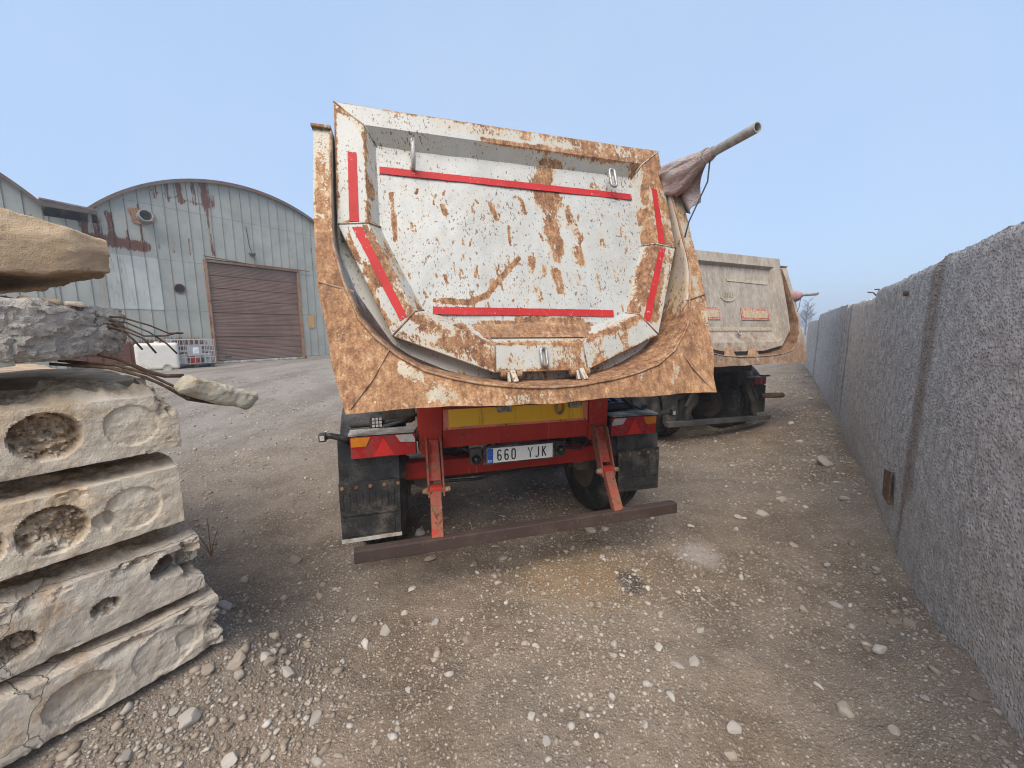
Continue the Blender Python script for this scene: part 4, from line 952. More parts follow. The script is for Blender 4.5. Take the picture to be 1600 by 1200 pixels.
# wheels
M_RIM = m_plain('muddy_rim', (.085, .070, .058), .8, 0, .4, 9, .003, (.16, .12, .085), .7)
def wheel(root, s, x0, x1, y, z, rad, mt=None, deep=True, label=None):
    c = (0, y, z); w = x1 - x0; t = []
    prof = [(x0, rad * .56), (x0 - .004, rad * .70), (x0, rad * .88), (x0 + .02, rad * .955), (x0 + .05, rad * .985)]
    nb = 5
    for k in range(nb):
        a = x0 + .05 + (w - .10) * k / nb; b = a + (w - .10) / nb
        prof += [(a + .004, rad * 1.0), (b - .010, rad * 1.0), (b - .008, rad * .972), (b, rad * .972)]
    prof += [(x1 - .05, rad * .985), (x1 - .02, rad * .955), (x1, rad * .88), (x1 + .004, rad * .70), (x1, rad * .56)]
    m = MB(); m.lathe([(s * h, r_) for h, r_ in prof], 'x', c, 56, closed=True)
    wh = m.build('wheel', mt or M_RUBBER, root); smooth_angle(wh, 35)
    hub = MB(); hub.lathe([(s * (x0 + .01), rad * .57), (s * (x0 + .03), rad * .52), (s * (x0 + .15), rad * .50), (s * (x0 + .16), rad * .40), (s * (x0 + .02), rad * .36), (s * (x0 - .03), rad * .34), (s * (x0 - .035), .08), (s * (x0 - .16), .075)], 'x', c, 30); smooth_angle(hub.build('brake_drum', M_RIM, wh), 40)
    hub = MB(); hub.lathe([(s * (x1 - .01), rad * .57), (s * (x1 - .06), rad * .50), (s * (x1 - .10), rad * .3), (s * (x1 + .02), .12), (s * (x1 + .03), .02)], 'x', c, 30); smooth_angle(hub.build('rim', M_RIM, wh), 40)
    for k in range(46):
        a = 2 * math.pi * k / 46
    return wh
for y in (.60, 1.92, 5.1):
    for s in (-1, 1): wheel(trailer, s, .835, 1.215, y, .485, .505)
    m = MB(); m.tube([(-.84, y, .485), (.84, y, .485)], .065, 12); m.build('axle', M_BLKST, trailer, smooth=True)
m = MB(); m.tube([(0, 6.3, .85), (0, 8.2, .7)], .06, 8); m.build('drawbar', M_RED, trailer, rust=.3)
for k, pth in enumerate([
    [(-.50, .30, .90), (-.42, .05, .86), (-.30, .06, .80), (-.10, .20, .90)], [(.50, .30, .92), (.44, .04, .84), (.36, .06, .79), (.28, .25, .93)],
    [(-.72, .12, 1.14), (-.86, .04, 1.10), (-.98, .05, 1.075)], [(.70, .10, .88), (.60, .14, .74), (.42, .12, .78)], [(-.56, .10, .60), (-.30, .20, .55), (.10, .24, .57), (.5, .2, .60)]]):
    m = MB(); m.tube(pth, .010 if k % 2 else .013, 6); m.build('air_hose', M_BLACK, trailer, smooth=True)
m = MB(); m.lathe([(-.34, .05), (-.32, .12), (.32, .12), (.34, .05)], 'x', (.0, 1.25, .72), 18); smooth_angle(m.build('air_tank', M_BLKST, trailer))
for s in (-1, 1):
    MB().beam((s * .43, .10, .90), (s * .52, .62, .52), .07, .09).build('trailing_arm', M_BLKST, trailer, bevel=.008)
    m = MB(); m.lathe([(-.10, .05), (-.09, .085), (.04, .085), (.06, .04), (.16, .02)], 'y', (s * .70, .40, .56), 14); smooth_angle(m.build('brake_chamber', M_RIM, trailer))
    for z in (.925, .985): MB().lathe([(0, .011), (-.008, .010)], 'y', (s * .73, -.030, z), 8).build('bolt_head', M_DARKRUST, trailer)
# blue box and clutter on the right above the light
bb = MB().box(.70, 1.02, .14, .52, 1.075, 1.125).build('blue_tray', m_plain('dark_blue_steel', (.030, .045, .075), .5, 0, .3, 12, .001, (.12, .11, .1), .3), trailer, bevel=.006)
for k in range(4): MB().beam((.74 + k * .07, .16, 1.12), (.70 + k * .075, .45, 1.22), .018, .04).build('tray_bar', bb.data.materials[0], bb)
m = MB(); m.lathe([(0, .05), (.01, .055), (.16, .055), (.17, .05)], 'y', (1.09, .06, 1.125), 16); m.build('air_coupling', m_plain('grey_alloy', (.20, .20, .20), .5, .4, .3, 20), trailer, smooth=False)
m = MB(); m.tube([(.95, .10, 1.18), (1.05, .06, 1.10), (1.16, .08, 1.06)], .012, 6); m.build('hose', M_BLACK, trailer, smooth=True)
# roll-over tarpaulin on the right rim, its pipe sticking out behind
M_PIPE = m_plain('grey_pipe', (.40, .385, .365), .55, .2, .2, 18, .001, (.24, .2, .17), .3)
pp = MB(); px_, pz_ = 1.215, 2.925
pp.lathe([(-.80, .030), (6.1, .030), (6.1, .022), (-.80, .0245)], 'y', (px_, 0, pz_), 20, closed=True); smooth_angle(pp.build('tarp_pipe', M_PIPE, trailer))
def m_cloth():
    n = NT('dusty_red_tarpaulin'); a = n.noise(6, 6, .65); b = n.noise(60, 4, .6)
    c = n.mix(n.rng(a, .40, .62), (.42, .36, .33), (.40, .25, .225)); c = n.mix(n.math('MULTIPLY', n.rng(b, .45, .65), .5), c, (.45, .40, .36))
    return n.fin(c, .85, n.bump(n.math('ADD', n.math('MULTIPLY', n.noise(9, 4, .6, n.mapping((2.5, .6, 2.5)), 1.2), 3.0), b), .010))
M_CLOTH = m_cloth()
ys = np.concatenate([np.linspace(-.47, .6, 70), np.linspace(.7, 6.0, 30)]); P = []
for y in ys:
    row = []
    for k in range(44):
        t = 2 * math.pi * k / 44; e = float(sstep(-.47, -.12, np.array(y)))
        nz = fbm(np.array([[math.cos(t) * 1.4 + 5, math.sin(t) * 1.4, y * 3.2]]), 3, 12)[0]
        fold = .012 * math.sin(7 * t + 6 * y + 3 * math.sin(5 * y)) + .007 * math.sin(13 * t - 9 * y)
        rr = .032 + e * (.018 + .040 * (nz + .35) + fold * .8); sag = e * .060 * max(0, -math.sin(t)) * (1 + .8 * math.sin(y * 5 + 2))
        row.append((px_ + rr * math.cos(t) + .02 * e * math.sin(y * 4), y, pz_ + rr * math.sin(t) * 1.05 - sag))
    row.append(row[0]); P.append(row)
m = MB(); m.grid(np.array(P)); tarp = m.build('rolled_tarpaulin', M_CLOTH, trailer, smooth=True, solid=.004)
# hanging corner of the cloth
P = []
for i, u in enumerate(np.linspace(0, 1, 18)):
    row = []
    for j, v in enumerate(np.linspace(0, 1, 16)):
        y = -.36 + .48 * u; wdt = 1 - .55 * v * abs(u - .35) * 2
        z = pz_ - .02 - v * (.30 * (1 - .75 * abs(u - .35)))
        x = px_ + .05 + .035 * math.sin(u * 11 + v * 2) * (0.3 + v) + .03 * v
        row.append((x, y * wdt + .03 * math.sin(v * 4), z))
    P.append(row)
m = MB(); m.grid(np.array(P)); m.build('tarp_corner', M_CLOTH, trailer, smooth=True, solid=.004)
for yy in (-.44, -.41):
    m = MB(); m.tube([(px_ + .043 * math.cos(t), yy + .03 * math.sin(t * .5), pz_ + .043 * math.sin(t)) for t in np.linspace(0, 6.28, 15)[:-1]], .006, 5, closed=True); m.build('tie_cord', M_LEDGE, trailer, smooth=True)
m = MB(); m.tube([(px_ + .01, -.43, pz_ - .04), (px_ + .03, -.40, pz_ - .16), (px_ + .005, -.27, 2.53), (px_ - .0, -.2, 2.3)], .0055, 5); m.build('hanging_cord', m_plain('dark_cord', (.09, .09, .095), .7), trailer, smooth=True)
MB().box(1.19, 1.315, -.03, .03, 2.955, 2.972).build('rim_cap', M_LEDGE, trailer, bevel=.003)
MB().box(-1.305, -1.195, -.03, .05, 2.945, 2.962).build('rim_cap', M_FLANGE, trailer, rust=.6, bevel=.003)

# ================================================================== THE GREY TIPPER TRUCK BEHIND
truck = thing('tipper_truck', 'dusty grey tipper truck parked behind the red trailer by the wall', 'truck', (3.36, 6.0, 0), R(23))
G2 = (-.634, .235); L2 = (-.88, .317)
F2I = [(1.075, 2.72), (1.13, 2.40), (1.165, 2.10), (1.180, 1.86), (1.120, 1.66), (1.03, 1.53), (.86, 1.43), (.62, 1.385), (.3, 1.365), (0, 1.36)]
F2O = [(1.200, 2.75), (1.235, 2.42), (1.240, 2.10), (1.238, 1.88), (1.226, 1.60), (1.205, 1.38), (1.18, 1.235), (.75, 1.24), (.35, 1.24), (0, 1.245)]
def rust_f2(P): return .30 + .30 * sstep(1.9, 1.3, P[:, 2])
M_TUB2 = m_rust('brown_tub', .62, (.25, .16, .10), .5)
tipper_tail(truck, F2I, F2O, L2, 5.4, M_DUSTY, M_TUB2, rust_f2, .5, 2.75, .006, 8)
T2O = [(1.095, 2.885), (1.122, 1.95), (1.108, 1.74), (.86, 1.50), (.42, 1.425)]
zs = np.linspace(1.43, 2.87, 40); hw = np.interp(zs, [p[1] for p in T2O][::-1], [p[0] for p in T2O][::-1])
G = np.array([[plane_pt(w * t, z, G2, .10) for t in np.linspace(-1, 1, 40)] for w, z in zip(hw, zs)])
m = MB(); m.grid(G.transpose(1, 0, 2)); Gb = G.copy(); Gb[..., 1] += .02; m.grid(Gb)
for a in (0, -1): m.grid(np.stack([G[a], Gb[a]])); m.grid(np.stack([G[:, a], Gb[:, a]]))
tg2 = m.build('tailgate', M_DUSTY, truck, rust=.15)
pz = np.linspace(1.70, 2.72, 50)
G = np.array([[plane_pt(x, z, G2, .07) for x in np.linspace(-.90, .90, 60)] for z in pz]); m = MB(); m.grid(G.transpose(1, 0, 2)); Gb = G.copy(); Gb[..., 1] += .012; m.grid(Gb)
m.build('main_panel', M_DUSTY, tg2, rust=lambda P: .14 + .16 * sstep(2.0, 1.7, P[:, 2]))
def frame2(o0, o1, m0, m1, i0, i1, fs=.12): beam_mesh(o0, o1, m0, m1, i0, i1, G2, .068, .10, .05).build('frame_beam', M_DUSTY, tg2, rust=fs + .10)
frame2((1.095, 2.885), (-1.095, 2.885), (.92, 2.735), (-.92, 2.735), (.865, 2.695), (-.865, 2.695))
for s in (-1, 1):
    A = [(s * 1.095, 2.885), (s * 1.122, 1.95), (s * 1.108, 1.74), (s * .86, 1.50), (s * .42, 1.425)]
    B = [(s * .92, 2.735), (s * .90, 1.95), (s * .885, 1.60), (s * .80, 1.56), (s * .40, 1.56)]
    Cc = [(s * .865, 2.695), (s * .80, 1.95), (s * .77, 1.72), (s * .765, 1.715), (s * .40, 1.715)]
    for k in range(4):
        a, b = (k, k + 1) if s < 0 else (k + 1, k)
        frame2(A[a], A[b], B[a], B[b], Cc[a], Cc[b], .16 + (.12 if k > 1 else 0))
frame2((-.42, 1.425), (.42, 1.425), (-.40, 1.56), (.40, 1.56), (-.40, 1.715), (.40, 1.715), .32)
M_FRED = tape_mat('faded_red_mark', (.46, .10, .075), .19); M_FYEL = tape_mat('faded_yellow_mark', (.45, .33, .13), .21)
for x0, x1 in ((.10, .73), (-.98, -.36)):
    z0, z1 = 1.892, 2.072
    b = MB().prism([plane_pt(x0, z0, G2, .058), plane_pt(x1, z0, G2, .058), plane_pt(x1, z1, G2, .058), plane_pt(x0, z1, G2, .058)], (0, .006, 0)).build('marking_board', M_FRED, tg2)
    d = .035; MB().prism([plane_pt(x0 + d, z0 + d, G2, .054), plane_pt(x1 - d, z0 + d, G2, .054), plane_pt(x1 - d, z1 - d, G2, .054), plane_pt(x0 + d, z1 - d, G2, .054)], (0, .003, 0)).build('yellow_field', M_FYEL, tg2)
M_OCHRE = tape_mat('worn_ochre_stripe', (.40, .31, .20), .20)
MB().prism([plane_pt(-.12, 2.475, G2, .060), plane_pt(.80, 2.455, G2, .060), plane_pt(.81, 2.505, G2, .060), plane_pt(-.12, 2.525, G2, .060)], (0, .004, 0)).build('painted_stripe', M_OCHRE, tg2)
MB().prism([plane_pt(-.75, 1.73, G2, .060), plane_pt(.76, 1.73, G2, .060), plane_pt(.76, 1.785, G2, .060), plane_pt(-.75, 1.785, G2, .060)], (0, .004, 0)).build('painted_stripe', M_OCHRE, tg2)
em = MB(); cx, cz = -.150, 2.27
for w_ in (0,):
    em.tube([plane_pt(cx + .165 * math.cos(t), cz + .10 * math.sin(t), G2, .056) for t in np.linspace(R(200), R(340), 14)], .007, 5)
for k in range(7):
    x = cx - .105 + k * .035; em.box(x, x + .010, G2[0] + G2[1] * cz + .050, G2[0] + G2[1] * cz + .058, cz - .035, cz + .022)
for k in range(5):
    x = cx - .09 + k * .042; em.box(x, x + .024, G2[0] + G2[1] * cz + .050, G2[0] + G2[1] * cz + .058, cz + .035, cz + .043)
em.build('worn_emblem', m_plain('emblem_cream', (.48, .42, .28), .7), tg2)
rg = MB(); rg.tube([plane_pt(-.09 + .035 * math.cos(t), 1.70 + .035 * math.sin(t), G2, -.01) for t in np.linspace(0, 6.28, 14)[:-1]], .010, 6, closed=True); rg.build('pull_ring', M_STEEL, tg2, smooth=True)
for x in (-.45, .045):
    MB().prism([plane_pt(x - .07, 1.36, L2, .0), plane_pt(x, 1.48, L2, -.0), plane_pt(x + .07, 1.36, L2, .0)], (0, .10, 0)).build('latch_lug', M_RUSTPALE, tg2)
# running gear in the dark below
for s in (-1, 1): MB().box(s * .42 - .05, s * .42 + .05, .05, 5.2, .85, 1.18).build('chassis_rail', M_BLKST, truck)
MB().box(-.60, .60, .0, .12, 1.08, 1.22).build('rear_crossbeam', M_BLKST, truck, bevel=.01)
MB().box(-.95, .98, .10, .22, 1.16, 1.235).build('tipping_shaft', M_BLKST, truck)
M_BAR = m_plain('worn_grey_bar', (.055, .055, .058), .6, 0, .4, 5, .002, (.11, .095, .08), .35)
m = MB(); m.prism([(-1.155, -.03, .310), (1.145, -.03, .222), (1.145, -.03, .300), (-1.16, -.03, .388)], (0, .08, 0)); m.build('underrun_bar', M_BAR, truck, bevel=.006)
for s, dz in ((-1, .05), (1, 0)):
    MB().beam((s * .50, .08, .98), (s * .70, .02, .58), .09, .05, (0, 1, 0)).build('bumper_arm', M_BLKST, truck, bevel=.004)
    MB().beam((s * .62, .0, .86), (s * .80, .0, .60), .03, .03, (0, 1, 0)).build('arm_stay', M_BAR, truck)
    MB().beam((s * .70, .02, .60), (s * .78, .01, .30), .09, .04, (0, 1, 0)).build('lower_arm', M_BLKST, truck, bevel=.004)
    tl = MB().box(s * .66, s * 1.10, .08, .20, .82, .955).build('tail_light', M_BLACK, truck, bevel=.008)
    MB().box(s * .80, s * 1.09, .072, .0805, .83, .945).build('red_lens', M_LENS, tl, bevel=.004)
    MB().box(s * .95, s * .975, .068, .0715, .83, .945).build('lens_divider', M_LEDGE, tl)
    MB().prism([(s * .66, .06, .975), (s * .88, .06, .975), (s * .66, .06, 1.10)], (0, .02, 0)).build('light_gusset', M_LEDGE, tl)
    guard(s, truck, .72, .60, .60, .62, 1.16, M_BLACK)
    MB().prism([(s * 1.16, .115, .80), (s * .86, .115, .80), (s * .86, .085, .34), (s * 1.14, .085, .34)], (0, .02, 0)).build('mud_flap', M_RUBBER, truck, bevel=.004)
for y in (.72, 2.07, 4.8):
    for s in (-1, 1):
        wheel(truck, s, .86, 1.14, y, .47, .52)
        if y < 4: wheel(truck, s, .52, .81, y, .47, .52)
    m = MB(); m.tube([(-.6, y, .5), (-.2, y, .5), (0, y, .5), (.2, y, .5), (.6, y, .5)], [.08, .11, .20, .11, .08], 12); m.build('axle', M_BLKST, truck, smooth=True)
m = MB(); m.lathe([(.30, .13), (.33, .15), (.40, .15), (.43, .11), (.52, .11), (.54, .09), (.56, .05)][::-1], 'y', (-.33, 0, .63), 18); m.build('drive_flange', M_RIM, truck)
MB().box(-.72, -.62, .18, .24, .28, .80).build('bracket_plate', M_BAR, truck)
m = MB(); m.tube([(.95, .02, .64), (1.30, .0, .63), (1.42, -.01, .625)], .045, 14); m.build('exhaust_pipe', M_DARKRUST, truck, smooth=True)
m = MB(); m.tube([(1.1, .6, .42), (1.35, .55, .44), (1.55, .5, .50)], .018, 6); m.build('hose', M_LEDGE, truck, smooth=True)
MB().box(1.06, 1.26, .12, .17, .945, .972).build('marker_lamp', M_BLACK, truck)
m = MB(); m.box(-1.05, 1.05, 5.7, 7.6, .75, 2.7); m.build('cab', m_plain('cab_paint', (.45, .45, .43), .4), truck, bevel=.12)
pp = MB(); pp.lathe([(-.50, .024), (5.2, .024), (5.2, .018), (-.50, .019)], 'y', (1.23, 0, 2.29), 16, closed=True); smooth_angle(pp.build('tarp_pipe', M_PIPE, truck))
P = []
M_CLOTH2 = m_plain('pale_red_cloth', (.36, .17, .17), .85, 0, .3, 6, .004, (.40, .32, .30), .5)
for y in np.linspace(-.28, 2.0, 34):
    row = []
    for k in range(17):
        t = 2 * math.pi * k / 16; e = float(sstep(-.28, -.18, np.array(y))); nz = fbm(np.array([[math.cos(t) * 1.3, math.sin(t) * 1.3 + 9, y * 5]]), 3, 2)[0] if k < 16 else None
        if k == 16: row.append(row[0]); continue
        rr = .026 + e * (.035 + .05 * (nz + .3)); row.append((1.23 + rr * math.cos(t), y, 2.29 + rr * math.sin(t) * 1.1 - .02 * e))
    P.append(row)
m = MB(); m.grid(np.array(P)); m.build('rolled_tarpaulin', M_CLOTH2, truck, smooth=True, solid=.004)
m = MB(); m.tube([(1.23, -.26, 2.26), (1.23, -.25, 2.1), (1.20, -.20, 1.88), (1.20, -.1, 1.80)], .005, 4); m.build('hanging_cord', m_plain('thin_cord', (.12, .12, .12), .7), truck)

# ================================================================== LIQUID CONTAINERS AT THE HANGAR
M_IBC = m_plain('white_plastic', (.66, .63, .57), .5, 0, .08, 3, .003, (.52, .44, .32), .05)
def hpos(x, y): 
    p = hf(x, y); return (p[0], p[1], float(ground_h(np.array([p[0]]), np.array([p[1]]))[0]))
p = hpos(H_X + .85, 3.62)
tank = thing('plastic_tank', 'bare white plastic tank without cage, left of the caged container', 'tank', (p[0], p[1], p[2] - .01), -R(H_AZ) - R(14))
def tank_fn(P, P0): return P
t_ = rough_block('tank_body', (-.46, -.56, .02), (.46, .56, .93), (.03, .03, .03), M_IBC, tank, .09, .004, 3, 5)
m = MB(); m.lathe([(.0, .10), (.03, .13), (.03, .09), (.01, .07)], 'x', (.455, .22, .09), 16); m.build('drain_collar', m_plain('stained_plastic', (.38, .34, .28), .6), tank)
m = MB(); m.lathe([(.0, .075), (.04, .075), (.05, .03)], 'z', (0, 0, .93), 16); m.build('filler_cap', M_IBC, tank)
p = hpos(H_X + .75, 4.55)
ibc = thing('cage_container', 'open steel cage container on a pallet beside the brown door', 'container', p, -R(H_AZ))
M_GALV = m_plain('galvanised_tube', (.47, .47, .47), .45, .4, .15, 10)
x0, x1, y0, y1 = -.5, .5, -.6, .6; zb, zt = .14, 1.02
for z in (.16, .38, .60, .80, 1.02):
    for a, b in (((x1, y0), (x1, y1)), ((x0, y0), (x0, y1)), ((x0, y0), (x1, y0)), ((x0, y1), (x1, y1))):
        MB().tube([(*a, z), (*b, z)], .013, 5).build('cage_tube', M_GALV, ibc)
for k in range(9):
    y = y0 + (y1 - y0) * k / 8
    for x in (x0, x1): MB().tube([(x + .012 * (1 if x > 0 else -1), y, zb), (x + .012 * (1 if x > 0 else -1), y, zt)], .011, 5).build('cage_tube', M_GALV, ibc)
for k in range(1, 6):
    x = x0 + (x1 - x0) * k / 6
    for y in (y0, y1): MB().tube([(x, y, zb), (x, y, zt)], .011, 5).build('cage_tube', M_GALV, ibc)
for y in (-.5, 0, .5): MB().box(-.5, .5, y - .06, y + .06, .0, .10).build('pallet_foot', M_BLACK, ibc)
MB().box(-.52, .52, -.62, .62, .10, .135).build('pallet_deck', M_BLACK, ibc)
MB().box(.525, .532, -.22, .22, .44, .80).build('label_plate', m_plain('galvanised_plate', (.42, .44, .45), .4, .4, .1), ibc)
MB().box(.534, .537, -.05, .12, .52, .74).build('paper_label', m_plain('paper', (.72, .72, .72), .8), ibc)
pw0 = ibc.location
def canister(y, w, h, mat, label, cat='canister', x=.22):
    a = hf(0, 0)
    wp = Vector(pw0) + Matrix.Rotation(-R(H_AZ), 3, 'Z') @ Vector((x, y, .135))
    o = thing('canister', label, cat, wp, -R(H_AZ), 'canisters in the cage')
    rough_block('canister_body', (-.16, -w / 2, 0), (.16, w / 2, h), (.03, .03, .03), mat, o, .03, .002, 4, 3)
    MB().lathe([(h, .035), (h + .04, .035)], 'z', (.05, 0, 0), 10).build('canister_cap', M_BLACK, o)
    MB().tube([(-.1, 0, h), (-.06, 0, h + .04), (.0, 0, h + .04), (.02, 0, h)], .014, 6).build('canister_handle', mat, o)
    return o
M_CAN = m_plain('milky_canister', (.60, .57, .50), .5, 0, .1, 6, .001, (.45, .36, .26), .2); M_CANR = m_plain('red_canister', (.50, .055, .035), .45, 0, .1, 6)
canister(-.36, .34, .36, M_CAN, 'wide milky canister in the cage, left of the red one')
rc_ = canister(.10, .26, .37, M_CANR, 'red plastic canister in the middle of the cage')
MB().box(.161, .165, -.07, .07, .20, .30).build('canister_label', m_plain('white_label', (.7, .7, .7), .7), rc_)
cc_ = canister(.41, .24, .36, m_plain('grey_canister', (.42, .43, .42), .5), 'grey canister in the cage, right of the red one')
MB().lathe([(.161, .06), (.166, .06)], 'x', (0, 0, .2), 14).build('canister_label', m_plain('green_label', (.25, .32, .15), .7), cc_)

# ================================================================== STACK OF HOLLOW-CORE SLABS
sf = xf(S_AZ)
M_SLAB = m_concrete('slab_concrete', (.52, .425, .315), (.70, .60, .465), (.58, .42, .26), 6, .010)
M_SLABLOW = m_concrete('slab_concrete_grey', (.49, .415, .330), (.66, .58, .475), (.50, .375, .26), 8, .015, .22)
M_CRUMB = m_concrete('crumbled_concrete', (.42, .29, .175), (.60, .44, .285), (.27, .175, .11), 12, .014)
M_TAN = m_concrete('tan_block', (.44, .305, .18), (.55, .40, .255), (.31, .205, .125), 9, .008)
M_GREYR = m_concrete('grey_rough_concrete', (.38, .335, .285), (.54, .48, .41), (.58, .50, .40), 9, .016, .4)
def slab(label, y1, z0, z1, mat, holes, x=0.0, tilt=0.0, seed=0, chips=(), w=1.5, crumb=.03, rag=0.0):
    root = thing('hollow_core_slab', label, 'concrete slab', sf(S_X + x, y1 - w / 2, z0), -R(S_AZ), 'stacked hollow core slabs')
    th = z1 - z0
    def fn(P, P0):
        front = sstep(-.10, -.005, P0[:, 0])
        yy, zz = P0[:, 1], P0[:, 2]
        dep = np.zeros(len(P))
        for (yc, zc, rx, rz, dp, sl) in holes:
            d = np.sqrt(((yy - yc) / rx) ** 2 + ((zz - zc) / rz) ** 2) + .035 * fbm(np.stack([yy * 40, zz * 40], -1), 3, seed)
            ins = sstep(1.0, .93, d)
            fill = dp - sl * sstep(-.2, 1.0, -(zz - zc) / rz) + .050 * fbm(np.stack([yy * 30, zz * 30], -1), 5, seed + 3, .66) * (min(1, dp / .045) if dp > .03 else .10)
            dep = np.maximum(dep, ins * np.maximum(fill, .006))
        P[:, 0] -= dep * (P0[:, 0] > -.002 * 5)
        # chipped upper and lower arrises and the broken right corner
        q = np.stack([yy * 9, zz * 11], -1)
        e = .075 * np.clip(fbm(q, 5, seed + 8, .6) - .20 + .12 * rag, 0, 1) * (sstep(th - .07, th, zz) + .5 * sstep(.03, 0, zz))
        P[:, 0] -= front * e
        c = .16 * np.clip(fbm(q * .8, 5, seed + 21, .6) - .20 + .12 * rag, 0, 1) * sstep(w / 2 - .08, w / 2, yy)
        P[:, 1] -= c * .6; P[:, 0] -= c * front
        P[:, 0] += front * .0035 * fbm(np.stack([yy * 45, zz * 45], -1), 3, seed + 2, .6)
        top = (zz > th - .002) * sstep(-.012, -.085, P0[:, 0])
        P[:, 2] += crumb * np.clip(fbm(np.stack([P0[:, 0] * 8, yy * 8], -1), 5, seed + 30, .54) * .75 + .32, 0, 1) * top
        fn.mask = np.clip(np.maximum(top, np.maximum(dep > .022, (e + c > .014) * .5)), 0, 1)
        P[:, 2] += tilt * (yy - w / 2)
        for (yc, zc, r_, dp) in chips:
            d = np.sqrt(((yy - yc) / r_) ** 2 + ((zz - zc) / r_) ** 2) + .35 * fbm(np.stack([yy * 22, zz * 22], -1), 3, seed + 5)
            P[:, 0] -= dp * sstep(1.0, .75, d) * front
        return P
    # fine front piece with the cores, coarse rest
    rough_block('slab_end', (-.26, -w / 2, 0), (0, w / 2, th), (.012, .0055, .0055), mat, root, .003, .0016, 20, seed, fn)
    rough_block('slab_body', (-2.9, -w / 2 + .01, .004), (-.264, w / 2 - .012, th - .004), (.06, .06, .04), M_CRUMB, root, .012, .010, 7, seed + 2, lambda P, P0: P + np.stack([P[:, 0] * 0, P[:, 0] * 0, crumb * .45 * (P0[:, 2] > th - .01) * (P0[:, 0] > -1.2)], -1))
    return root
w2 = .75
def core(y, y1, z0, zc, r, dp, sl, sq=1.0): return (y - (y1 - w2), zc - z0, r, r * sq, dp, sl)
# z ranges and core positions measured along the end face (y from the camera's foot)
slab('lowest hollow core slab of the stack, end cores filled flush', .632, .350, .575, M_SLABLOW, [core(.44, .632, .35, .452, .105, .008, 0, .85), core(.20, .632, .35, .45, .09, .018, .0, .9)], .03, .0, 3, [(.52 - .632 + w2, .10, .05, .012)], rag=.9)
slab('second slab from below with two small broken holes', .600, .625, .865, M_SLABLOW, [core(.475, .600, .625, .775, .045, .10, 0, .8), core(.30, .600, .625, .725, .040, .05, .02, .8), core(.09, .600, .625, .72, .05, .05, .02)], .0, .0, 6, [(.51 - .60 + w2, .16, .06, .07), (.60 - .60 + w2, .12, .06, .05)], crumb=.05, rag=.8)
slab('third slab from below with crumbling round cores, under the topmost hollow one', .562, .950, 1.190, M_SLAB, [core(.212, .562, .95, 1.064, .086, .040, .030), core(.417, .562, .95, 1.064, .084, .011, .0), core(.03, .562, .95, 1.07, .085, .05, .02), core(-.17, .562, .95, 1.07, .085, .06, .02)], -.01, -.010, 9, [(.33 - .562 + w2, .10, .035, .02)], crumb=.05)
slab('topmost hollow core slab, one deep round core and one plugged core', .585, 1.268, 1.492, M_SLAB, [core(.232, .585, 1.268, 1.390, .084, .055, .035), core(.443, .585, 1.268, 1.387, .080, .010, .0), core(.03, .585, 1.268, 1.40, .085, .07, .03), core(-.17, .585, 1.268, 1.4, .085, .06, .02)], -.012, -.006, 12, [], crumb=.11)
# spacer stones between the layers
for k, (y, x, z, h) in enumerate([(.3, -1.3, .57, .06), (.35, -1.2, .86, .10), (.4, -1.1, 1.19, .085)]):
    o = rough_block('spacer_block', (-.10, -.06, 0), (.10, .06, h), (.02, .02, .02), M_SLAB, None, .015, .01, 9, k + 40); o.location = sf(S_X + x, y, z); o.rotation_euler = (0, 0, -R(S_AZ)); tag(o, 'concrete spacer block deep in the %s gap between the stacked slabs' % ('lowest', 'middle', 'upper')[k], 'block', 'spacers between the slabs')
# rough broken slab lying on the stack, with bent rebar and a hanging lump
def fn_r(P, P0):
    q = P0 * 5
    n = np.stack([fbm(q + 3 * k, 5, 51 + k, .6) for k in range(3)], -1); P = P + n * .022
    r = np.stack([fbm(P0 * 34 + k, 4, 61 + k, .66) for k in range(3)], -1); P = P + (np.abs(r) - .15) * .022
    t = sstep(.35, .62, P0[:, 1]); P[:, 2] -= .035 * t * (P0[:, 2] > .1); P[:, 0] -= .10 * t
    # smooth underside showing at the left front
    return P
rs = thing('broken_slab', 'rough grey broken slab with bent reinforcing bars, lying on the stack', 'concrete slab', sf(S_X - .01, -.15, 1.640), -R(S_AZ))
rough_block('broken_core', (-1.0, -.30, .018), (.03, .625, .205), (.009, .008, .008), M_GREYR, rs, .03, .004, 12, 31, fn_r)
rough_block('slab_soffit', (-1.0, -.30, -.006), (.012, .34, .050), (.012, .010, .010), m_concrete('pale_soffit', (.36, .33, .26), (.46, .43, .35), None, 5, .004), rs, .006, .006, 9, 33)
M_BARS = m_rust('rebar_rust', .26, (.08, .055, .045), .4)
def rl(y, z, x=0.0): return (x, y + .15, z - 1.64)
for k, pth in enumerate([
    [rl(.40, 1.80, -.12), rl(.46, 1.795, -.03), rl(.53, 1.765, .0), rl(.575, 1.735, .03), rl(.615, 1.735, .05)],
    [rl(.40, 1.79, -.12), rl(.47, 1.775, -.02), rl(.52, 1.74, .02), rl(.56, 1.695, .05), rl(.585, 1.655, .06)],
    [rl(.42, 1.78, -.12), rl(.46, 1.76, -.02), rl(.505, 1.725, .02), rl(.56, 1.725, .05), rl(.60, 1.738, .05)],
    [rl(.40, 1.77, -.12), rl(.45, 1.75, .0), rl(.475, 1.71, .02), rl(.49, 1.675, .04)],
    [rl(.42, 1.76, -.1), rl(.455, 1.745, .01), rl(.50, 1.715, .03), rl(.525, 1.66, .05)]]):
    m = MB(); m.tube(pth, .0034, 6); m.build('rebar', M_BARS, rs, smooth=True)
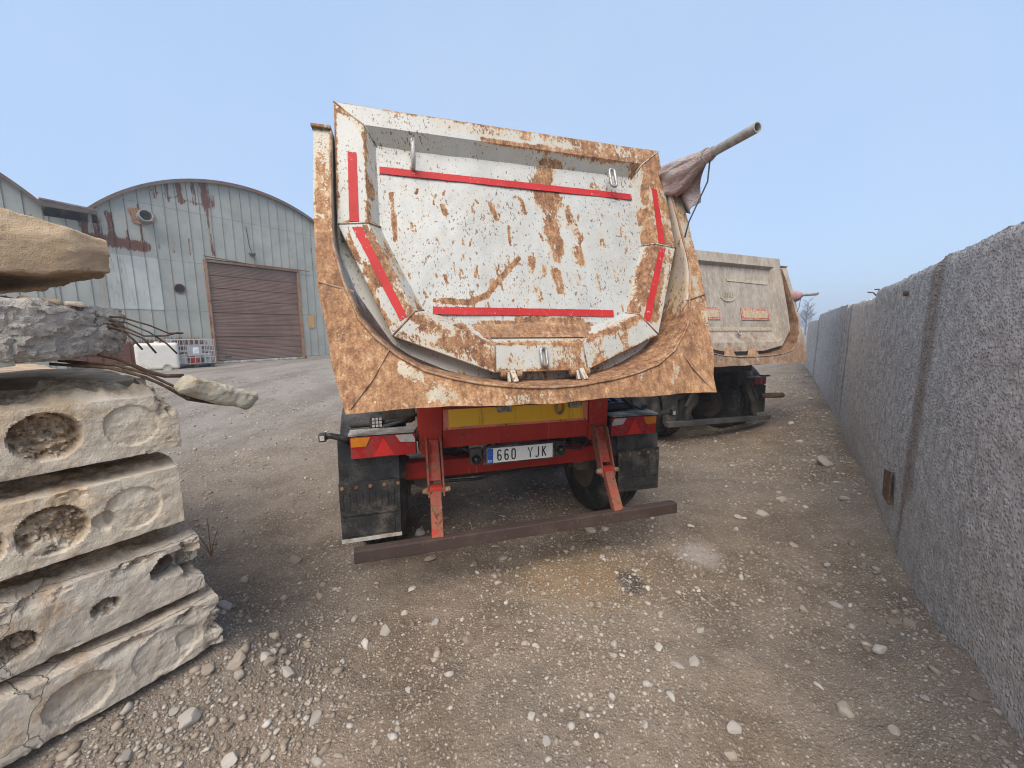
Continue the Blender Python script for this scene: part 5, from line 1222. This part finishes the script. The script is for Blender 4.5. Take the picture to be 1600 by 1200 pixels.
for k, pth in enumerate([
    [rl(.36, 1.675, -.10), rl(.44, 1.640, -.02), rl(.50, 1.590, .02), rl(.545, 1.570, .04), rl(.60, 1.566, .05)],
    [rl(.30, 1.640, -.10), rl(.42, 1.620, .0), rl(.50, 1.580, .03), rl(.58, 1.515, .05), rl(.66, 1.45, .07)],
    [rl(.28, 1.630, -.10), rl(.40, 1.612, .01), rl(.49, 1.570, .03), rl(.57, 1.505, .06), rl(.64, 1.455, .07)],
    [rl(.32, 1.635, -.08), rl(.44, 1.600, .02), rl(.53, 1.540, .04), rl(.60, 1.470, .06), rl(.70, 1.435, .06)]]):
    m = MB(); m.tube(pth, .0052 if k else .008, 7); m.build('rebar', M_BARS, rs, smooth=True)
def fn_c(P, P0):
    n = np.stack([fbm(P0 * 14 + k * 5, 4, 71 + k, .6) for k in range(3)], -1); return P + n * .018 + np.abs(np.stack([fbm(P0 * 50 + k, 2, 75 + k) for k in range(3)], -1)) * .006
ck = rough_block('hanging_lump', (-.038, -.140, -.041), (.038, .140, .041), (.006, .007, .006), m_concrete('lump_concrete', (.36, .32, .24), (.46, .42, .33), (.40, .30, .19), 9, .008), None, .032, .004, 9, 81, fn_c)
ck.location = sf(S_X + .075, .70, 1.485); ck.rotation_euler = (R(-27), 0, -R(S_AZ)); tag(ck, 'pale oblong concrete lump hanging on bent rebar beside the stack', 'concrete lump')
# tan block on top
def fn_t(P, P0):
    n = np.stack([fbm(P0 * 6 + k * 5, 5, 91 + k, .55) for k in range(3)], -1); P = P + n * .009
    t = sstep(.05, .58, P0[:, 1]); P[:, 2] -= .060 * t ** 2 * (P0[:, 2] / .22); P[:, 0] -= .07 * sstep(.48, .60, P0[:, 1])
    P[:, 2] += .035 * sstep(.38, .60, P0[:, 1]) * (1 - P0[:, 2] / .22); P[:, 0] -= .02 * sstep(.12, .22, P0[:, 2])
    P = P + np.stack([fbm(P0 * 40 + k, 4, 97 + k, .66) for k in range(3)], -1) * .006
    return P
tb = rough_block('broken_block', (-1.2, -.9, 0), (.02, .60, .225), (.016, .016, .013), M_TAN, None, .014, .003, 14, 95, fn_t)
tb.location = sf(S_X - .03, -.135, 1.922); tb.rotation_euler = (0, 0, -R(S_AZ)); tag(tb, 'thick tan concrete block on top of the broken grey slab', 'concrete block')
sb = rough_block('wedge_stone', (-.22, -.14, 0), (.05, .08, .078), (.012, .012, .01), M_GREYR, None, .025, .006, 9, 99); sb.location = sf(S_X - .05, .085, 1.840); sb.rotation_euler = (0, R(4), -R(S_AZ)); tag(sb, 'flat grey stone wedged under the tan block', 'stone')
for k, (y, x, z, a, mt, lab) in enumerate([(.27, -.06, 1.838, .034, M_TAN, 'orange tan stone lying on the broken grey slab'), (.345, -.05, 1.835, .02, M_SLAB, 'small pale stone beside the tan one on the broken slab')]):
    o = rough_block('loose_stone', (-a, -a * 1.3, -.01), (a, a * 1.3, a * .45), (.008, .008, .008), mt, None, .012, .006, 12, 110 + k); o.location = sf(S_X + x, y, z); o.rotation_euler = (0, 0, -R(S_AZ)); tag(o, lab, 'stone')
for k, (y, x, z, a, mt, lab) in enumerate([(-.12, -1.1, 1.50, .14, M_GREYR, 'dark support stone in the gap under the broken grey slab'), (-.02, -.55, 1.50, .14, M_GREYR, 'support stone set deep under the broken grey slab')]):
    o = rough_block('support_stone', (-.12, -.10, 0), (.12, .10, a + .02), (.02, .02, .02), mt, None, .03, .01, 9, 120 + k); o.location = sf(S_X + x, y, z); o.rotation_euler = (0, 0, -R(S_AZ)); tag(o, lab, 'stone')
# dry stalks
wp = thing('dry_weed', 'thin reddish dry stalks growing at the end of the slabs', 'plant', sf(S_X + .10, .60, .80))
for k in range(6):
    a = k * 1.1; h = .06 + .05 * (k % 3); m = MB(); m.tube([(0, 0, 0), (.012 * math.cos(a), .012 * math.sin(a), h * .5), (.035 * math.cos(a), .035 * math.sin(a), h)], [.0022, .0018, .001], 4); m.build('stalk', M_BARS, wp)

# ================================================================== STONES AND GRAVEL
def ico(sub=0):
    import bmesh
    b = bmesh.new(); bmesh.ops.create_icosphere(b, subdivisions=sub + 1, radius=1.0)
    V = np.array([v.co[:] for v in b.verts]); F = np.array([[v.index for v in f.verts] for f in b.faces]); b.free(); return V, F
def m_stone(name, base, objrand=True):
    n = NT(name); k = n.rand() if objrand else n.attr('tone')
    st = n.ramp(k, [(0, (.18, .14, .105)), (.22, (.29, .235, .18)), (.45, (.41, .345, .275)), (.62, (.40, .37, .335)), (.8, (.50, .455, .395)), (1, (.62, .58, .525))])
    a = n.noise(40 if objrand else 60, 5, .65)
    c = n.mix(n.math('MULTIPLY', n.rng(a, .42, .62), .45), st, (.31, .24, .175))
    return n.fin(c, .88, n.bump(a, .002))
M_STONE = m_stone('limestone_pebbles', 0); M_GRAV = m_stone('gravel_grains', 0, False)
V2, F2 = ico(2); VARS = []
for k in range(7):
    q = V2 * (1 + .30 * fbm(V2 * 1.4 + 9 * k, 3, 200 + k)[:, None]); rs_ = np.random.RandomState(k)
    for j in range(9):       # flat broken facets
        nrm = rs_.normal(size=3); nrm /= np.linalg.norm(nrm); d = q @ nrm; cut = rs_.uniform(.50, .85); q = q - np.maximum(d - cut, 0)[:, None] * nrm
    me = npmesh('stone', q, F2); me.shade_smooth()
    try: me.set_sharp_from_angle(angle=R(32))
    except Exception: pass
    me.materials.append(M_STONE); VARS.append(me)
big = [(-1.65, 2.7, .117), (3.68, 4.33, .20), (-1.62, 1.97, .092), (1.53, 1.54, .10), (1.62, 1.4, .051), (.98, 1.47, .083), (1.99, 1.44, .063), (2.31, 1.84, .043), (-.73, 2.0, .073), (-.81, 1.91, .064), (-.46, 2.07, .062), (.04, 2.08, .055), (-.94, 2.08, .049), (.81, 1.9, .063), (.55, 1.84, .043), (1.1, 2.02, .061), (1.62, 2.49, .06), (.75, 1.42, .038), (.59, 1.47, .039), (2.21, 2.0, .067), (2.08, 2.23, .074), (1.37, 2.54, .066), (-.56, 1.37, .046), (-.45, 1.31, .031), (-1.24, 1.79, .072), (.96, 1.79, .078), (.85, 1.77, .059), (2.35, 2.64, .062), (2.11, 2.73, .064), (2.29, 2.91, .078), (1.6, 3.22, .064), (2.14, 3.4, .091), (-.79, 4.12, .096), (.69, 2.73, .064), (-1.82, 2.39, .08), (-2.36, 3.9, .065), (2.17, 1.55, .036), (1.51, 1.66, .044), (.91, 1.37, .055), (.15, 1.4, .042), (.09, 1.5, .045), (-.8, 3.09, .113), (-.64, 2.75, .092), (1.83, 2.19, .058), (.82, 3.17, .074), (2.96, 4.07, .068), (-1.25, 1.55, .09), (-1.15, 1.62, .07), (-1.33, 1.48, .06)]
rs_ = np.random.RandomState(5)
def blocked(x, y):
    sx, sy = to_local(S_AZ, x, y); wx, wy = to_local(W_AZ, x, y)
    return (sx < S_X + .02 and sy < .62) or wx > W_X - .04 or math.hypot(x, y) < .75
while len(big) < 296:
    r_ = .9 + 9.5 * rs_.rand() ** 1.7; a = rs_.uniform(-1.05, 1.0)
    x, y = r_ * math.sin(a), r_ * math.cos(a)
    if rs_.rand() < .14:        # debris at the foot of the slabs
        p = sf(S_X + .06 + abs(rs_.normal()) * .28, rs_.uniform(-.2, .85)); x, y = p[0], p[1]
    elif rs_.rand() < .18:
        p = wf(W_X - .06 - abs(rs_.normal()) * .35, rs_.uniform(1.5, 9)); x, y = p[0], p[1]
    if blocked(x, y): continue
    big.append((x, y, min(.11, .020 * math.exp(abs(rs_.normal()) * .55) * (1 + .10 * r_))))
bx_ = np.array([b[0] for b in big]); by_ = np.array([b[1] for b in big]); bz_ = ground_h(bx_, by_)
for i, (x, y, s) in enumerate(big):
    o = bpy.data.objects.new('stone', VARS[i % 7]); COL.objects.link(o)
    k = s * .5; fl_ = rs_.uniform(.42, .75)
    o.scale = (k * rs_.uniform(.8, 1.25), k * rs_.uniform(.65, 1.0), k * fl_)
    o.rotation_euler = (rs_.uniform(-.3, .3), rs_.uniform(-.3, .3), rs_.uniform(0, 6.28)); o.location = (x, y, bz_[i] + k * fl_ * .22)
    sx_, sy_ = to_local(S_AZ, x, y); wx_, wy_ = to_local(W_AZ, x, y); tx_, ty_ = to_local(T_AZ, x - .0495, y - 2.865)
    if i == 1: tag(o, 'largest pale rock on the ground between the trailer and the wall', 'stone'); continue
    if sx_ < S_X + .75 and sy_ < 1.1: l_, g_ = 'loose pale stone in the rubble at the foot of the slab stack', 'rubble stones by the slabs'
    elif wx_ > W_X - .55: l_, g_ = 'loose stone on the dirt along the foot of the concrete wall', 'stones along the wall foot'
    elif abs(tx_) < 1.25 and ty_ > -.35: l_, g_ = 'loose stone lying on the ground under the red trailer', 'stones under the trailer'
    elif tx_ < -1.25 and ty_ > -.3: l_, g_ = 'loose stone on the open yard left of the trailer', 'stones left of the trailer'
    elif tx_ > 1.25 and ty_ > -.3: l_, g_ = 'loose stone on the ground between trailer, truck and wall', 'stones right of the trailer'
    else: l_, g_ = 'loose pale stone on the brown gravel in front of the bumper bar', 'stones in front of the bumper'
    tag(o, l_, 'stone', g_)
# the gravel itself: one mass of small stones
V0, F0 = ico(0)
def scatter(N, seed):
    g = np.random.RandomState(seed)
    u = g.rand(N); r_ = .75 + 13.5 * u ** 2.0; a = g.uniform(-1.25, 1.25, N)
    X, Y = r_ * np.sin(a), r_ * np.cos(a)
    n1 = int(N * .032); sx = S_X + .03 + np.abs(g.normal(size=n1)) * .30; sy = g.uniform(-1.0, 1.0, n1)
    a_ = R(S_AZ); X[:n1] = sx * math.cos(a_) + sy * math.sin(a_); Y[:n1] = -sx * math.sin(a_) + sy * math.cos(a_)
    n2 = int(N * .05); sx = W_X - .03 - np.abs(g.normal(size=n2)) * .5; sy = g.uniform(1.5, 13, n2); a_ = R(W_AZ)
    X[n1:n1 + n2] = sx * math.cos(a_) + sy * math.sin(a_); Y[n1:n1 + n2] = -sx * math.sin(a_) + sy * math.cos(a_)
    sx, sy = to_local(S_AZ, X, Y); wx, wy = to_local(W_AZ, X, Y)
    dens = fbm(np.stack([X, Y], -1) * 1.6, 4, 77)
    ok = ~((sx < S_X + .01) & (sy < .62)) & (wx < W_X - .01) & (np.hypot(X, Y) > .7) & ((dens * 1.5 + g.rand(N) * .8 > .30) | (np.arange(N) < n1))
    X, Y = X[ok], Y[ok]; n = len(X); rr = np.hypot(X, Y)
    S = .0031 * np.exp(np.abs(g.normal(size=n)) * .66) * (1 + .17 * rr); S = np.minimum(S, .028)
    Z = ground_h(X, Y)
    tone = np.clip(g.beta(1.2, 2.7, n), 0, 1)
    sh = g.uniform(.65, 1.25, (n, 1, 3)) * np.array([1, .85, .62]); jit = 1 + g.uniform(-.36, .30, (n, len(V0), 1))
    th = g.uniform(0, 6.28, n); c, s = np.cos(th), np.sin(th)
    P = V0[None] * jit * sh * S[:, None, None]
    Q = np.stack([P[..., 0] * c[:, None] - P[..., 1] * s[:, None], P[..., 0] * s[:, None] + P[..., 1] * c[:, None], P[..., 2]], -1)
    Q += np.stack([X, Y, Z + S * .08], -1)[:, None]
    F = (F0[None] + (np.arange(n) * len(V0))[:, None, None]).reshape(-1, 3)
    me = npmesh('gravel', Q.reshape(-1, 3), F)
    at = me.attributes.new('tone', 'FLOAT', 'POINT'); at.data.foreach_set('value', np.repeat(tone, len(V0)).astype(np.float32))
    return me
gv = link('gravel', scatter(80000, 3), M_GRAV); gv['kind'] = 'stuff'; gv['label'] = 'small gravel and grit strewn over the yard'

# ================================================================== MIST
hz_ = MB().box(-140, 140, -60, 150, -3, 13).build('haze', None); hz_['kind'] = 'stuff'; hz_['label'] = 'thin winter mist over the yard'
hm = bpy.data.materials.new('mist'); hm.use_nodes = True; t = hm.node_tree; t.nodes.clear()
ho = t.nodes.new('ShaderNodeOutputMaterial'); hv = t.nodes.new('ShaderNodeVolumePrincipled'); hv.inputs['Color'].default_value = (.90, .93, .97, 1); hv.inputs['Density'].default_value = .0042; hv.inputs['Anisotropy'].default_value = 0.2
t.links.new(hv.outputs[0], ho.inputs['Volume']); hz_.data.materials.append(hm)
